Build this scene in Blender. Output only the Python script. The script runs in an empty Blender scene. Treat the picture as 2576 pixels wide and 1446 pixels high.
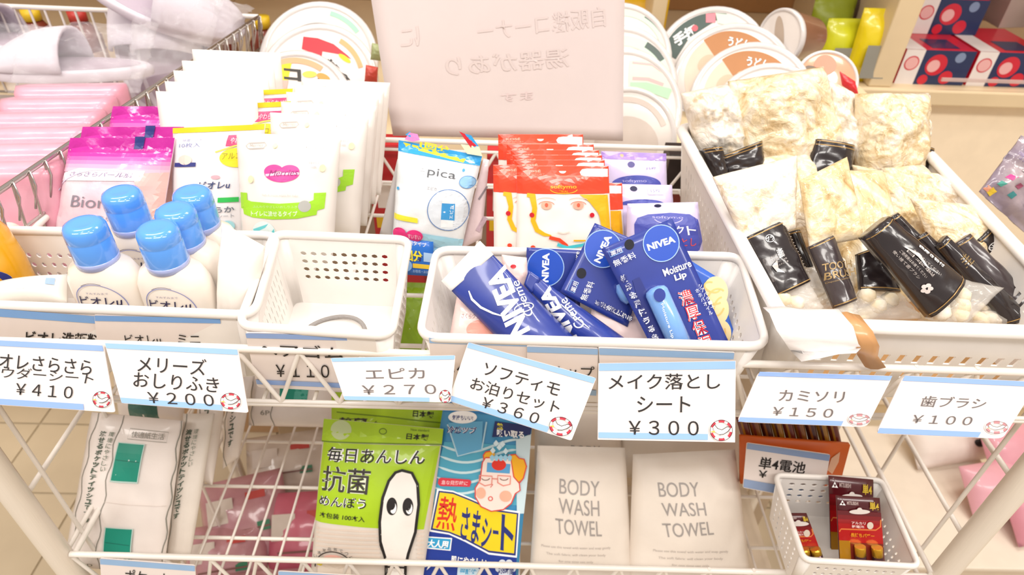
import bpy, math, random
from mathutils import Vector, Matrix, noise
from mathutils.geometry import tessellate_polygon
random.seed(7)
SC = bpy.context.scene
COL = SC.collection
V = Vector
PI = math.pi

# ---------------------------------------------------------------- camera, world, lights, exposure
PITCH, ROLL, YAW, FPX = math.radians(38.5), math.radians(2.3), math.radians(1.3), 1674.0
CAM = V((0, 0, 1.352))
_F = V((math.sin(YAW)*math.cos(PITCH), math.cos(YAW)*math.cos(PITCH), -math.sin(PITCH)))
_R0 = V((math.cos(YAW), -math.sin(YAW), 0)); _U0 = _R0.cross(_F)
_R = _R0*math.cos(ROLL) + _U0*math.sin(ROLL)
_U = -_R0*math.sin(ROLL) + _U0*math.cos(ROLL)
cd = bpy.data.cameras.new('camera'); cam = bpy.data.objects.new('camera', cd); COL.objects.link(cam)
cam.matrix_world = Matrix((( _R.x, _U.x, -_F.x, CAM.x), (_R.y, _U.y, -_F.y, CAM.y), (_R.z, _U.z, -_F.z, CAM.z), (0, 0, 0, 1)))
cd.sensor_width = 36; cd.lens = 36*FPX/2576; cd.clip_start = .02
cd.dof.use_dof = True; cd.dof.focus_distance = .52; cd.dof.aperture_fstop = 9.0
SC.camera = cam
SC.view_settings.view_transform = 'Standard'; SC.view_settings.look = 'None'
SC.view_settings.gamma = 1; SC.view_settings.use_curve_mapping = False
SC.view_settings.exposure = 0.1
try: SC.cycles.use_denoising = True
except Exception: pass
w = bpy.data.worlds.new('shop_light'); SC.world = w; w.use_nodes = True
w.node_tree.nodes['Background'].inputs[0].default_value = (1.0, .90, .83, 1)
w.node_tree.nodes['Background'].inputs[1].default_value = .52
def area(name, loc, sx, sy, e, col=(1, .95, .89), rot=(0, 0, 0)):
    l = bpy.data.lights.new(name, 'AREA'); l.shape = 'RECTANGLE'; l.size = sx; l.size_y = sy; l.energy = e; l.color = col
    o = bpy.data.objects.new(name, l); o.location = loc; o.rotation_euler = rot; COL.objects.link(o)
for i, (lx, ly) in enumerate([(-1.3, -.6), (0.1, -.7), (1.5, -.6), (-.9, 1.0), (.9, 1.1)]):
    area('ceiling_panel_light', (lx, ly, 2.65), 1.1, .35, 20 if ly < 0 else 14)
for i, (lx, ly) in enumerate([(-.5, .1), (.35, -.05), (.9, .3)]):
    l = bpy.data.lights.new('ceiling_spot', 'SPOT'); l.energy = 13; l.shadow_soft_size = .035; l.spot_size = 1.7; l.spot_blend = .8; l.color = (1, .95, .9)
    o = bpy.data.objects.new('ceiling_spot', l); o.location = (lx, ly, 2.6); COL.objects.link(o)

# ---------------------------------------------------------------- helpers
def ray(px, py): return (_R*(px-1288) - _U*(py-723) + _F*FPX)/FPX
def UY(px, py, y): q = ray(px, py); return CAM + q*(y/q.y)
def UZ(px, py, z): q = ray(px, py); return CAM + q*((z-CAM.z)/q.z)
def UX(px, py, x): q = ray(px, py); return CAM + q*(x/q.x)
def lin(h):
    h = h.lstrip('#'); c = [int(h[i:i+2], 16)/255 for i in (0, 2, 4)]
    return tuple((x/12.92 if x <= .04045 else ((x+.055)/1.055)**2.4) for x in c)
_m = {}
def M(h, rough=.5, coat=0, alpha=1, bump=0, var=.04, metal=0, scale=30, trans=0, h2=None, sss=0, k=.93):
    key = (h, rough, coat, alpha, bump, var, metal, scale, trans, h2, sss, k)
    if key in _m: return _m[key]
    m = bpy.data.materials.new('mat_'+h.strip('#')); m.use_nodes = True; nt = m.node_tree; b = nt.nodes['Principled BSDF']
    c = [x*k for x in lin(h)]; c2 = [x*k for x in lin(h2)] if h2 else [x*(1-var) for x in c]
    tc = nt.nodes.new('ShaderNodeTexCoord'); ns = nt.nodes.new('ShaderNodeTexNoise'); ns.inputs['Scale'].default_value = scale; ns.inputs['Detail'].default_value = 4
    nt.links.new(tc.outputs['Object'], ns.inputs['Vector'])
    cr = nt.nodes.new('ShaderNodeValToRGB'); cr.color_ramp.elements[0].position = .38; cr.color_ramp.elements[1].position = .62
    cr.color_ramp.elements[0].color = (*c2, 1); cr.color_ramp.elements[1].color = (*c, 1)
    nt.links.new(ns.outputs['Fac'], cr.inputs['Fac']); nt.links.new(cr.outputs['Color'], b.inputs['Base Color'])
    b.inputs['Roughness'].default_value = rough; b.inputs['Metallic'].default_value = metal
    b.inputs['Coat Weight'].default_value = coat; b.inputs['Coat Roughness'].default_value = .08
    if trans: b.inputs['Transmission Weight'].default_value = trans; b.inputs['IOR'].default_value = 1.3
    if sss: b.inputs['Subsurface Weight'].default_value = sss; b.inputs['Subsurface Scale'].default_value = .01; b.inputs['Subsurface Radius'].default_value = (1, .9, .8)
    b.inputs['Alpha'].default_value = alpha
    if bump:
        bp = nt.nodes.new('ShaderNodeBump'); bp.inputs['Strength'].default_value = bump; bp.inputs['Distance'].default_value = .002
        n2 = nt.nodes.new('ShaderNodeTexNoise'); n2.inputs['Scale'].default_value = scale*2.5; n2.inputs['Detail'].default_value = 5
        nt.links.new(tc.outputs['Object'], n2.inputs['Vector']); nt.links.new(n2.outputs['Fac'], bp.inputs['Height']); nt.links.new(bp.outputs['Normal'], b.inputs['Normal'])
    _m[key] = m; return m
def CLEAR(a=.22, h='#ffffff', rough=.08, bump=.5): return M(h, rough=rough, alpha=a, bump=bump, scale=25, coat=.6)

OFF = {}
def off(p): return OFF.get(p.name, V((0, 0, 0))) if p else V((0, 0, 0))
def thing(name, label, cat, loc, group=None):
    o = bpy.data.objects.new(name, None); COL.objects.link(o); o.location = loc; o.empty_display_size = .02
    o['label'] = label; o['category'] = cat
    if group: o['group'] = group
    OFF[o.name] = V(loc); return o
def mesh(name, verts, faces, mat, parent=None, smooth=True, label=None, world=True):
    of = off(parent) if world else V((0, 0, 0))
    me = bpy.data.meshes.new(name); me.from_pydata([tuple(V(v)-of) for v in verts], [], faces); 
    for mm in (mat if isinstance(mat, (list, tuple)) else [mat]): me.materials.append(mm)
    if smooth: me.polygons.foreach_set('use_smooth', [True]*len(me.polygons))
    me.update()
    o = bpy.data.objects.new(name, me); COL.objects.link(o)
    if parent: o.parent = parent; OFF[o.name] = of
    if label: o['label'] = label
    return o
def tag(o, label, cat, group=None):
    o['label'] = label; o['category'] = cat
    if group: o['group'] = group
    return o
def struct(o): o['kind'] = 'structure'; return o
def _tree(o, par):
    c = o.copy(); COL.objects.link(c); c.parent = par
    OFF[c.name] = OFF.get(o.name, V((0, 0, 0)))
    for ch in list(o.children): _tree(ch, c)
    return c
def dup(root, d, label, rz=0, rx=0, ry=0, sc=1):
    c = _tree(root, None); c.location = root.location + V(d); c.rotation_euler = (rx, ry, rz); c['label'] = label
    c.scale = (sc, sc, sc); OFF[c.name] = V(c.location); return c
_cyl = {}
def rod(parent, name, a, b, r, mat, n=10, label=None):
    key = (mat.name, n)
    if key not in _cyl:
        vs = []; fs = []
        for z in (0, 1):
            for i in range(n): vs.append((math.cos(2*PI*i/n), math.sin(2*PI*i/n), z))
        fs = [(i, (i+1) % n, n+(i+1) % n, n+i) for i in range(n)] + [tuple(range(n))[::-1], tuple(range(n, 2*n))]
        me = bpy.data.meshes.new(name); me.from_pydata(vs, [], fs); me.materials.append(mat)
        me.polygons.foreach_set('use_smooth', [True]*n+[False]*2); _cyl[key] = me
    o = bpy.data.objects.new(name, _cyl[key]); COL.objects.link(o)
    a = V(a); b = V(b); of = off(parent); d = b-a
    rot = d.to_track_quat('Z', 'Y').to_matrix().to_4x4()
    o.matrix_local = Matrix.Translation(a-of) @ rot @ Matrix.Diagonal((r, r, d.length, 1))
    if parent: o.parent = parent; OFF[o.name] = of
    if label: o['label'] = label
    return o
def tube_geo(pts, r, n=8, closed=False, flat=1.0, up=V((0, 0, 1))):
    vs = []; fs = []; N = len(pts); pts = [V(p) for p in pts]
    for i, p in enumerate(pts):
        a = pts[(i-1) % N] if (closed or i) else p; b = pts[(i+1) % N] if (closed or i < N-1) else p
        t = (b-a).normalized(); sx = t.cross(up)
        if sx.length < 1e-4: sx = t.cross(V((0, 1, 0)))
        sx.normalize(); sy = sx.cross(t).normalized(); rr = r[i] if isinstance(r, (list, tuple)) else r
        for k in range(n):
            an = 2*PI*k/n; vs.append(p + sx*math.cos(an)*rr + sy*math.sin(an)*rr*flat)
    for i in range(N if closed else N-1):
        j = (i+1) % N
        for k in range(n): fs.append((i*n+k, i*n+(k+1) % n, j*n+(k+1) % n, j*n+k))
    if not closed: fs += [tuple(range(n))[::-1], tuple((N-1)*n+k for k in range(n))]
    return vs, fs
def boxgeo(o, ax, ay, az):
    o = V(o); ax = V(ax); ay = V(ay); az = V(az)
    vs = [o+ax*i+ay*j+az*k for k in (0, 1) for j in (0, 1) for i in (0, 1)]
    return vs, [(0, 2, 3, 1), (4, 5, 7, 6), (0, 1, 5, 4), (2, 6, 7, 3), (0, 4, 6, 2), (1, 3, 7, 5)]
def bevel(o, w=.001, seg=2):
    md = o.modifiers.new('b', 'BEVEL'); md.width = w; md.segments = seg; md.limit_method = 'ANGLE'; return o
def boxo(name, o, ax, ay, az, mat, parent=None, bev=.001, label=None):
    vs, fs = boxgeo(o, ax, ay, az); ob = mesh(name, vs, fs, mat, parent, smooth=False, label=label)
    if bev: bevel(ob, bev)
    return ob

# text -> 2D triangles
_tx = {}
def text2d(s, bold=0, shear=0):
    key = (s, bold, shear)
    if key in _tx: return _tx[key]
    cu = bpy.data.curves.new('t', 'FONT'); cu.body = s; cu.resolution_u = 4; cu.offset = bold; cu.shear = shear; cu.space_line = .95
    cu.align_x = 'CENTER' if '\n' in s else 'LEFT'
    o = bpy.data.objects.new('t', cu); m = o.to_mesh()
    vs = [(v.co.x, v.co.y) for v in m.vertices]; fs = [tuple(p.vertices) for p in m.polygons]
    o.to_mesh_clear(); bpy.data.objects.remove(o); bpy.data.curves.remove(cu)
    x0 = min(v[0] for v in vs); x1 = max(v[0] for v in vs); y0 = min(v[1] for v in vs); y1 = max(v[1] for v in vs)
    _tx[key] = ([((x-x0)/(x1-x0), 1-(y-y0)/max(1e-6, (y1-y0))) for x, y in vs], fs); return _tx[key]
def subdiv(tris, mx):
    out = []; st = list(tris)
    while st:
        a, b, c = st.pop()
        la = math.dist(a, b); lb = math.dist(b, c); lc = math.dist(c, a); l = max(la, lb, lc)
        if l <= mx: out.append((a, b, c)); continue
        if l == la: m = ((a[0]+b[0])/2, (a[1]+b[1])/2); st += [(a, m, c), (m, b, c)]
        elif l == lb: m = ((b[0]+c[0])/2, (b[1]+c[1])/2); st += [(a, b, m), (a, m, c)]
        else: m = ((c[0]+a[0])/2, (c[1]+a[1])/2); st += [(a, b, m), (m, b, c)]
    return out

class Surf:
    """A piece of packaging standing on a real plane in the room (anchor point, lean back, turn), with a relief of its own."""
    def __init__(s, apx, apy, Y, lean=0, yaw=0, quad=None, root=None):
        s.O = UY(apx, apy, Y); th = math.radians(lean); ya = math.radians(yaw)
        rz = Matrix.Rotation(ya, 3, 'Z')
        s.ex = rz @ V((1, 0, 0)); s.ey = rz @ V((0, math.sin(th), math.cos(th))); s.n = s.ex.cross(s.ey)
        s.h = lambda a, b: 0.0
        s.root = root; s.k = 0; s.acc = {}; s.mx = 15
        s.quad = None
        if quad: s.setquad(quad)
    @classmethod
    def free(c, O, ex, ey, root=None):
        s = c(1288, 723, .5); s.O = V(O); s.ex = V(ex).normalized(); s.n = s.ex.cross(V(ey)).normalized(); s.ey = s.n.cross(s.ex); s.root = root; return s
    def uv(s, px, py):
        q = ray(px, py); t = (s.O-CAM).dot(s.n)/q.dot(s.n); p = CAM+q*t-s.O
        return (p.dot(s.ex), p.dot(s.ey))
    def P(s, u, v, h=0): return s.O + s.ex*u + s.ey*v + s.n*h
    def setquad(s, q): s.q = [s.uv(*p) for p in q]; s.quad = q
    def bil(s, a, b):
        (x0, y0), (x1, y1), (x2, y2), (x3, y3) = s.q
        return ((x0*(1-a)+x1*a)*(1-b)+(x3*(1-a)+x2*a)*b, (y0*(1-a)+y1*a)*(1-b)+(y3*(1-a)+y2*a)*b)
    def inv(s, u, v):
        a = b = .5
        (x0, y0), (x1, y1), (x2, y2), (x3, y3) = s.q
        for _ in range(5):
            fu, fv = s.bil(a, b); fu -= u; fv -= v
            au = (x1-x0)*(1-b)+(x2-x3)*b; av = (y1-y0)*(1-b)+(y2-y3)*b
            bu = (x3-x0)*(1-a)+(x2-x1)*a; bv = (y3-y0)*(1-a)+(y2-y1)*a
            d = au*bv-av*bu
            if abs(d) < 1e-12: break
            a -= (fu*bv-fv*bu)/d; b -= (au*fv-av*fu)/d
        return a, b
    def body(s, name, mat, front, back, nx=14, ny=18, parent=None, label=None, edge=None):
        G = [[front(i/nx, j/ny) for i in range(nx+1)] for j in range(ny+1)]
        def gh(a, b):
            x = min(max(a, 0), 1)*nx; y = min(max(b, 0), 1)*ny; i = min(int(x), nx-1); j = min(int(y), ny-1); x -= i; y -= j
            return max(G[j][i]*(1-x)*(1-y)+G[j][i+1]*x*(1-y)+G[j+1][i]*(1-x)*y+G[j+1][i+1]*x*y, G[j][i]+(G[j+1][i]-G[j][i])*y+(G[j+1][i+1]-G[j+1][i])*x if x <= y else G[j][i]+(G[j][i+1]-G[j][i])*x+(G[j+1][i+1]-G[j][i+1])*y)
        s.h = gh; vs = []; fs = []
        E = edge or (lambda a, b: (a, b))
        for side in (0, 1):
            for j in range(ny+1):
                for i in range(nx+1):
                    a, b = i/nx, j/ny; aa, bb = E(a, b); u, v = s.bil(aa, bb); vs.append(s.P(u, v, front(a, b) if side == 0 else back(a, b)))
        w_ = nx+1; N = w_*(ny+1)
        for j in range(ny):
            for i in range(nx):
                k = j*w_+i; fs.append((k, k+w_, k+w_+1, k+1)); fs.append((N+k, N+k+1, N+k+w_+1, N+k+w_))
        def strip(idx):
            for a, b in zip(idx, idx[1:]): fs.append((a, b, N+b, N+a))
        strip([i for i in range(w_)]); strip([nx+j*w_ for j in range(ny+1)]); strip([ny*w_+i for i in range(w_)][::-1]); strip([j*w_ for j in range(ny+1)][::-1])
        return mesh(name, vs, fs, mat, parent or s.root, label=label)
    def _w(s, u, v, e):
        if s.quad:
            a, b = s.inv(u, v); h = s.h(min(1, max(0, a)), min(1, max(0, b)))
        else: h = s.h(u, v)
        return s.P(u, v, h+e)
    def _add(s, tris2d, mat, name, eps=None):
        if eps is None: s.k += 1; eps = .00045+.00007*min(s.k, 60)
        s.nk = getattr(s, 'nk', 0)+1; key = (name, s.nk); vs, fs, _ = s.acc.setdefault(key, ([], [], mat))
        for t in tris2d:
            b = len(vs)
            for (px, py) in t:
                u, v = s.uv(px, py); vs.append(s._w(u, v, eps))
            fs.append((b, b+1, b+2))
    def poly(s, pts, mat, name='printed_panel', eps=None):
        idx = tessellate_polygon([[V((x, y, 0)) for x, y in pts]])
        s._add(subdiv([tuple(pts[i] for i in t) for t in idx], s.mx), mat, name, eps)
    def ell(s, c, rx, ry, mat, name='printed_panel', a0=0, a1=360, n=28, rot=0, eps=None):
        r = math.radians(rot); pts = []
        for i in range(n+(a1-a0 < 360)):
            an = math.radians(a0+(a1-a0)*i/n); x = rx*math.cos(an); y = ry*math.sin(an)
            pts.append((c[0]+x*math.cos(r)-y*math.sin(r), c[1]+x*math.sin(r)+y*math.cos(r)))
        s.poly(pts, mat, name, eps)
    def line(s, pts, w, mat, name='printed_line', closed=False, eps=None):
        n = len(pts); L = []; R = []
        for i in range(n):
            a = pts[(i-1) % n] if (closed or i) else pts[i]; b = pts[(i+1) % n] if (closed or i < n-1) else pts[i]
            dx, dy = b[0]-a[0], b[1]-a[1]; l = math.hypot(dx, dy) or 1; ww = w[i] if isinstance(w, (list, tuple)) else w
            L.append((pts[i][0]-dy/l*ww/2, pts[i][1]+dx/l*ww/2)); R.append((pts[i][0]+dy/l*ww/2, pts[i][1]-dx/l*ww/2))
        tr = []
        for i in range(n if closed else n-1):
            j = (i+1) % n; tr += [(L[i], L[j], R[j]), (L[i], R[j], R[i])]
        s._add(subdiv(tr, s.mx), mat, name, eps)
    def ring(s, c, rx, ry, w, mat, name='printed_line', a0=0, a1=360, n=36, rot=0, eps=None):
        r = math.radians(rot); pts = []
        full = a1-a0 >= 360
        for i in range(n+(0 if full else 1)):
            an = math.radians(a0+(a1-a0)*i/n); x = rx*math.cos(an); y = ry*math.sin(an)
            pts.append((c[0]+x*math.cos(r)-y*math.sin(r), c[1]+x*math.sin(r)+y*math.cos(r)))
        s.line(pts, w, mat, name, closed=full, eps=eps)
    def text(s, t, tl, tr, bl, mat, bold=0, name='lettering', shear=0, halo=None, hb=.04):
        if halo: s.text(t, tl, tr, bl, halo, bold+hb, 'lettering_outline', shear)
        vs, fs = text2d(t, bold, shear); s.k += 1; e = .00045+.00007*min(s.k, 60)
        s.nk = getattr(s, 'nk', 0)+1; V_, F_, _ = s.acc.setdefault((name, s.nk), ([], [], mat)); b = len(V_)
        pp = [(tl[0]+(tr[0]-tl[0])*x+(bl[0]-tl[0])*y, tl[1]+(tr[1]-tl[1])*x+(bl[1]-tl[1])*y) for x, y in vs]
        idx = {}
        def vi(p):
            if p not in idx: idx[p] = len(V_); u, v = s.uv(*p); V_.append(s._w(u, v, e))
            return idx[p]
        curved = s.root is not None and s.quad is not None
        for f in fs:
            for k in range(1, len(f)-1):
                t3 = (pp[f[0]], pp[f[k]], pp[f[k+1]])
                for q3 in (subdiv([t3], 16) if curved else [t3]): F_.append(tuple(vi(p) for p in q3))
    def flush(s, parent=None):
        for (name, _), (vs, fs, mat) in s.acc.items(): mesh(name, vs, fs, mat, parent or s.root, smooth=True)
        s.acc = {}
def puff(th, seal=.06, p=.45, cr=0, seed=0, sealb=None, csc=6):
    sb = seal if sealb is None else sealb
    def f(a, b):
        bb = (b-seal)/(1-seal-sb)
        if bb <= 0 or bb >= 1: base = 0
        else: base = max(0, math.sin(PI*bb))**p*max(0, math.sin(PI*a))**p
        n = noise.noise(V((a*csc+seed, b*csc*1.3, seed*.7)))*cr if cr else 0
        return .0012+th*base+n
    return f
def backf(th, p=.45): return lambda a, b: -th*(max(0, math.sin(PI*a))*max(0, math.sin(PI*b)))**p
def flatf(h): return lambda a, b: h
def pk(name, label, cat, quad, Y, lean, yaw=0, group=None, base=None, ppt=None):
    """a thing traced on its own standing plane; anchored at its lower edge"""
    bx, by = base or ((quad[2][0]+quad[3][0])/2, (quad[2][1]+quad[3][1])/2)
    s = Surf(bx, by, Y, lean, yaw); s.root = thing(name, label, cat, s.O, group); s.setquad(quad); return s
def loft(name, c, secs, mat, parent, n=28, axis=None, cap=True, label=None, pw=2.0):
    """rings (height, rx, ry) about c along axis"""
    ax = V(axis or (0, 0, 1)).normalized(); x = V((1, 0, 0)) if abs(ax.x) < .8 else V((0, 1, 0)); y = ax.cross(x).normalized(); x = y.cross(ax)
    vs = []; fs = []; c = V(c)
    for (h, rx, ry) in secs:
        for k in range(n):
            a = 2*PI*k/n; ca, sa = math.cos(a), math.sin(a)
            fx = math.copysign(abs(ca)**(2/pw), ca); fy = math.copysign(abs(sa)**(2/pw), sa)
            vs.append(c+ax*h+x*fx*rx+y*fy*ry)
    m = len(secs)
    for i in range(m-1):
        for k in range(n): fs.append((i*n+k, i*n+(k+1) % n, (i+1)*n+(k+1) % n, (i+1)*n+k))
    if cap: fs += [tuple(range(n))[::-1], tuple((m-1)*n+k for k in range(n))]
    return mesh(name, vs, fs, mat, parent, label=label)

# colours in common
WHITE = M('#f7f3ef', .45); BLACK = M('#161214', .5); PLW = M('#f6f1ec', .38, sss=.0); WIRE = M('#f3ece4', .35, coat=.3)
BLU = M('#a9c6ea', .5); PAPER = M('#f4ece9', .55, var=.02); INK = M('#1a1515', .6)
# ---------------------------------------------------------------- room: floor, walls
fl = mesh('floor', *boxgeo((-3, -2, -.05), (6, 0, 0), (0, 5.5, 0), (0, 0, .046)), M('#c6b79c', .8), None, smooth=False); struct(fl)
tm = M('#d8c8ac', .35, var=.08, scale=6); _t = None
for i in range(18):
    for j in range(14):
        v = (-1.75+i*.2, -.5+j*.2)
        if _t is None:
            vs, fs = boxgeo((0, 0, -.004), (.195, 0, 0), (0, .195, 0), (0, 0, .004)); _t = mesh('tile', vs, fs, tm, fl, smooth=False, world=False); _t.location = (v[0], v[1], 0)
        else:
            o = _t.copy(); COL.objects.link(o); o.location = (v[0], v[1], 0)
WALLM = M('#efe2d0', .7)
struct(mesh('wall_back', *boxgeo((-3, 3.4, 0), (6, 0, 0), (0, .1, 0), (0, 0, 2.7)), WALLM, None, smooth=False))
struct(mesh('wall_left', *boxgeo((-3.1, -2, 0), (.1, 0, 0), (0, 5.5, 0), (0, 0, 2.7)), WALLM, None, smooth=False))
struct(mesh('wall_right', *boxgeo((3, -2, 0), (.1, 0, 0), (0, 5.5, 0), (0, 0, 2.7)), WALLM, None, smooth=False))

# ---------------------------------------------------------------- wooden shelf unit behind
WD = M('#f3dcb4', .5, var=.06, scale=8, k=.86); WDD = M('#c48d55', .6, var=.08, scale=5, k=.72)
SY = 1.16; SZ = UY(2400, 225, SY).z
def shelf_x(px, py): return UY(px, py, SY).x
unit = thing('shelf_unit', 'pale wooden shelf unit with square compartments along the back of the shop', 'shelf', (0.6, SY, 0))
def wb(name, x0, y0, z0, x1, y1, z1, m=WD, p=unit, bev=.003): return boxo(name, (x0, y0, z0), (x1-x0, 0, 0), (0, y1-y0, 0), (0, 0, z1-z0), m, p, bev)
wb('shelf_board', -1.6, SY-.01, SZ-.028, 2.2, SY+.45, SZ)
wb('front_panel', -1.6, SY+.02, .05, 2.2, SY+.045, SZ-.028, M('#fdecd0', .55, k=1.0))
wb('plinth', -1.6, SY+.03, 0, 2.2, SY+.4, .05)
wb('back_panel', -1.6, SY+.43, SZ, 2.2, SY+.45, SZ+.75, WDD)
wb('shelf_board', -1.6, SY, SZ+.42, 2.2, SY+.43, SZ+.45)
xd = UY(2222, 195, SY).x; xe = UY(1652, 70, SY).x
for x, ww in ((xd, .042), (xe, .024), (-.62, .03), (-1.2, .03), (1.75, .04)):
    wb('divider', x-ww/2, SY, SZ, x+ww/2, SY+.43, SZ+.42)
def bag_on_shelf(name, label, cat, x, y, z, w, h, m, rz=0, tilt=.1, grp=None, front=None):
    t = thing(name, label, cat, (x, y, z), grp)
    s = Surf.free((x, y, z), (math.cos(rz), math.sin(rz), 0), (0, tilt, 1), t)
    s.q = [(-w/2, h), (w/2, h), (w/2, 0), (-w/2, 0)]; s.quad = True
    s.body('bag', m, puff(.02, .1, cr=.003, seed=x*9), backf(.02), 10, 12)
    if front:
        front(s, w, h)
    return t
YEL = M('#f5dd1c', .25, coat=.5, bump=.4); OLV = M('#8f9a1d', .4, bump=.3); SILV = M('#a9a69a', .25, metal=.4)
def winfr(s, w, h):
    q = [(-w*.3, h*.55), (w*.34, h*.55), (w*.34, h*.1), (-w*.3, h*.1)]
    vs = [s.P(*p, .026) for p in q]; mesh('window_film', vs, [(0, 3, 2, 1)], SILV, s.root)
zs = SZ
for k, (px, py, y, w_, h_, m, lab, f) in enumerate([
    (2166, 205, 0, .068, .125, YEL, 'bright yellow snack pouch with silver window at right of the compartment', winfr),
    (2088, 190, 0, .062, .10, M('#dfe028', .3, coat=.4), 'yellow-green snack pouch beside the bright yellow pouch', winfr),
    (2060, 165, 0, .08, .12, OLV, 'olive green snack pouch at the back of the compartment', None),
    (2130, 150, 0, .10, .15, M('#4b3420', .5), 'dark brown snack pouch behind the yellow pouches', None)]):
    p = UZ(px, py, SZ); bag_on_shelf('snack_pouch', lab, 'snack bag', p.x, p.y, zs, w_, h_, m, .05*k, grp=None, front=f)
for k, (px, y, m, lab) in enumerate([(1600, 1.22, M('#f4c21a', .3), 'yellow snack pouch left of the thin shelf divider'), (1585, 1.32, M('#8a4a12', .4), 'brown snack pouch behind the yellow one, left of the thin divider')]):
    p = UY(px, 60, y); bag_on_shelf('snack_pouch', lab, 'snack bag', p.x, y, zs, .11, .12+.04*k, m, 0)
# square snack boxes and tubes in the right compartment
RED = M('#d8213a', .35, coat=.3); NAVY = M('#20305c', .35, coat=.3); SNW = M('#f3ebe8', .4); PK = M('#f3b9b8', .4)
def snack_box(x, y, z, rz, label):
    w_, d_, h_ = .125, .14, .062
    t = thing('snack_box', label, 'box', (x, y, z), 'square red and navy snack boxes')
    c, s_ = math.cos(rz), math.sin(rz); ax = V((c, s_, 0)); ay = V((-s_, c, 0)); o = V((x, y, z))-ax*w_/2
    boxo('carton', o, ax*w_, ay*d_, V((0, 0, h_)), RED, t, .0015)
    s = Surf.free(o, ax, (0, 0, 1), t)
    def quad(u0, v0, u1, v1, m, e, name='printed_panel'):
        mesh(name, [s.P(u0, v0, e), s.P(u1, v0, e), s.P(u1, v1, e), s.P(u0, v1, e)], [(0, 1, 2, 3)], m, t, smooth=False)
    def disc(u, v, r, m, e, name='printed_disc'):
        mesh(name, [s.P(u+r*math.cos(a*PI/12), v+r*math.sin(a*PI/12), e) for a in range(24)], [tuple(range(24))], m, t, smooth=False)
    quad(0, 0, .034, h_, SNW, .0004); quad(.034, 0, w_, h_, NAVY, .0004)
    disc(.017, .038, .013, RED, .0007); disc(.017, .038, .011, PK, .0009)
    disc(.062, .036, .019, RED, .0007); disc(.058, .034, .011, PK, .0009)
    disc(.1, .05, .009, M('#8596b8', .4), .0007); disc(.048, .009, .009, RED, .0007); disc(.088, .014, .012, RED, .0007)
    tp = Surf.free(o+V((0, 0, h_)), ax, ay, t)
    def tq(u0, v0, u1, v1, m, e): mesh('printed_panel', [tp.P(u0, v0, e), tp.P(u1, v0, e), tp.P(u1, v1, e), tp.P(u0, v1, e)], [(0, 1, 2, 3)], m, t, smooth=False)
    tq(0, 0, .034, d_, SNW, .0004); tq(.05, .01, .1, .06, NAVY, .0004)
    return t
zt = SZ
x1 = UY(2265, 205, SY+.015).x
lay = [(0, 0, 'lower row, leftmost box against the divider'), (.131, 0, 'lower row, second box from the divider')]
for k, (dx, lv, lab) in enumerate(lay): snack_box(x1+.055+dx, SY+.02, zt, 0, 'red and navy square snack box, '+lab)
snack_box(x1+.10, SY+.11, zt+.0625, .0, 'red and navy square snack box, upper row against the divider')
snack_box(x1+.185, SY+.19, zt+.0625+.0625, .12, 'dark red snack box at the top back of the stack')
wb2 = boxo('carton_end', (x1+.235, SY+.16, zt+.0625), (.06, .01, 0), (0, .1, 0), (0, 0, .06), M('#b8a69c', .6), None, .001)
tag(wb2, 'plain grey-brown box end beside the upper red box', 'box')
ORG = M('#ee6a35', .35, coat=.3)
def tube_can(x, y, z, label):
    t = thing('snack_tube', label, 'can', (x, y, z), 'orange and white snack tubes')
    loft('tube_body', (x, y, z), [(0, .03, .03), (.075, .03, .03)], ORG, t); loft('label_band', (x, y, z), [(.022, .0305, .0305), (.062, .0305, .0305)], SNW, t, cap=False)
    loft('lid', (x, y, z), [(.075, .0315, .0315), (.081, .0315, .0315), (.082, .029, .029)], SNW, t); return t
xr = x1+.27
for i, (dx, dy, lv, lab) in enumerate([(0, .03, 0, 'front of the lower row beside the red boxes'), (.07, .04, 0, 'lower row, further right'), (.03, .07, 1, 'standing on the lower tubes'), (.1, .08, 1, 'upper right by the picture edge')]):
    tube_can(xr+.02+dx, SY+dy, zt+lv*.083, 'orange and white snack tube, '+lab)
rail_ = boxo('price_rail', (x1+.06, SY-.006, SZ+.016), (.5, 0, 0), (0, .004, 0), (0, 0, .006), M('#e8cfc8', .3, alpha=.6), None, .0005); tag(rail_, 'clear plastic price rail across the red snack boxes', 'rail')

# ---------------------------------------------------------------- display stand: posts, tubes, two wire baskets, side lattices
XL, XR, YF, YB = -.441, .470, .359, .712
def railz(x): return 1.0 + .0  # rail height
st = thing('display_stand', 'white tube-and-wire basket stand with two tiers', 'display stand', (0.015, .53, 0))
TUBE = M('#f2e8db', .35, coat=.3)
def post(x, y, z1=.985): 
    o = rod(st, 'post', (x, y, .01), (x, y, z1), .0115, TUBE, 24); return o
post(XL, YF); post(XR, YF); post(XL-.012, YB); post(XR, YB)
for x, y in ((XL, YF), (XR, YF), (XL-.012, YB), (XR, YB)): rod(st, 'foot', (x, y, 0), (x, y, .015), .016, M('#6b6661', .6), 20)
for x in (XL-.022, XR): rod(st, 'side_tube', (x, YF, .985), (x, YB+.02, .985), .0115, TUBE, 24)
for z in (.18,): 
    rod(st, 'lower_tube', (XL, YF, z), (XR, YF, z), .009, TUBE, 20); rod(st, 'lower_tube', (XL, YB, z), (XR, YB, z), .009, TUBE, 20)
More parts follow.
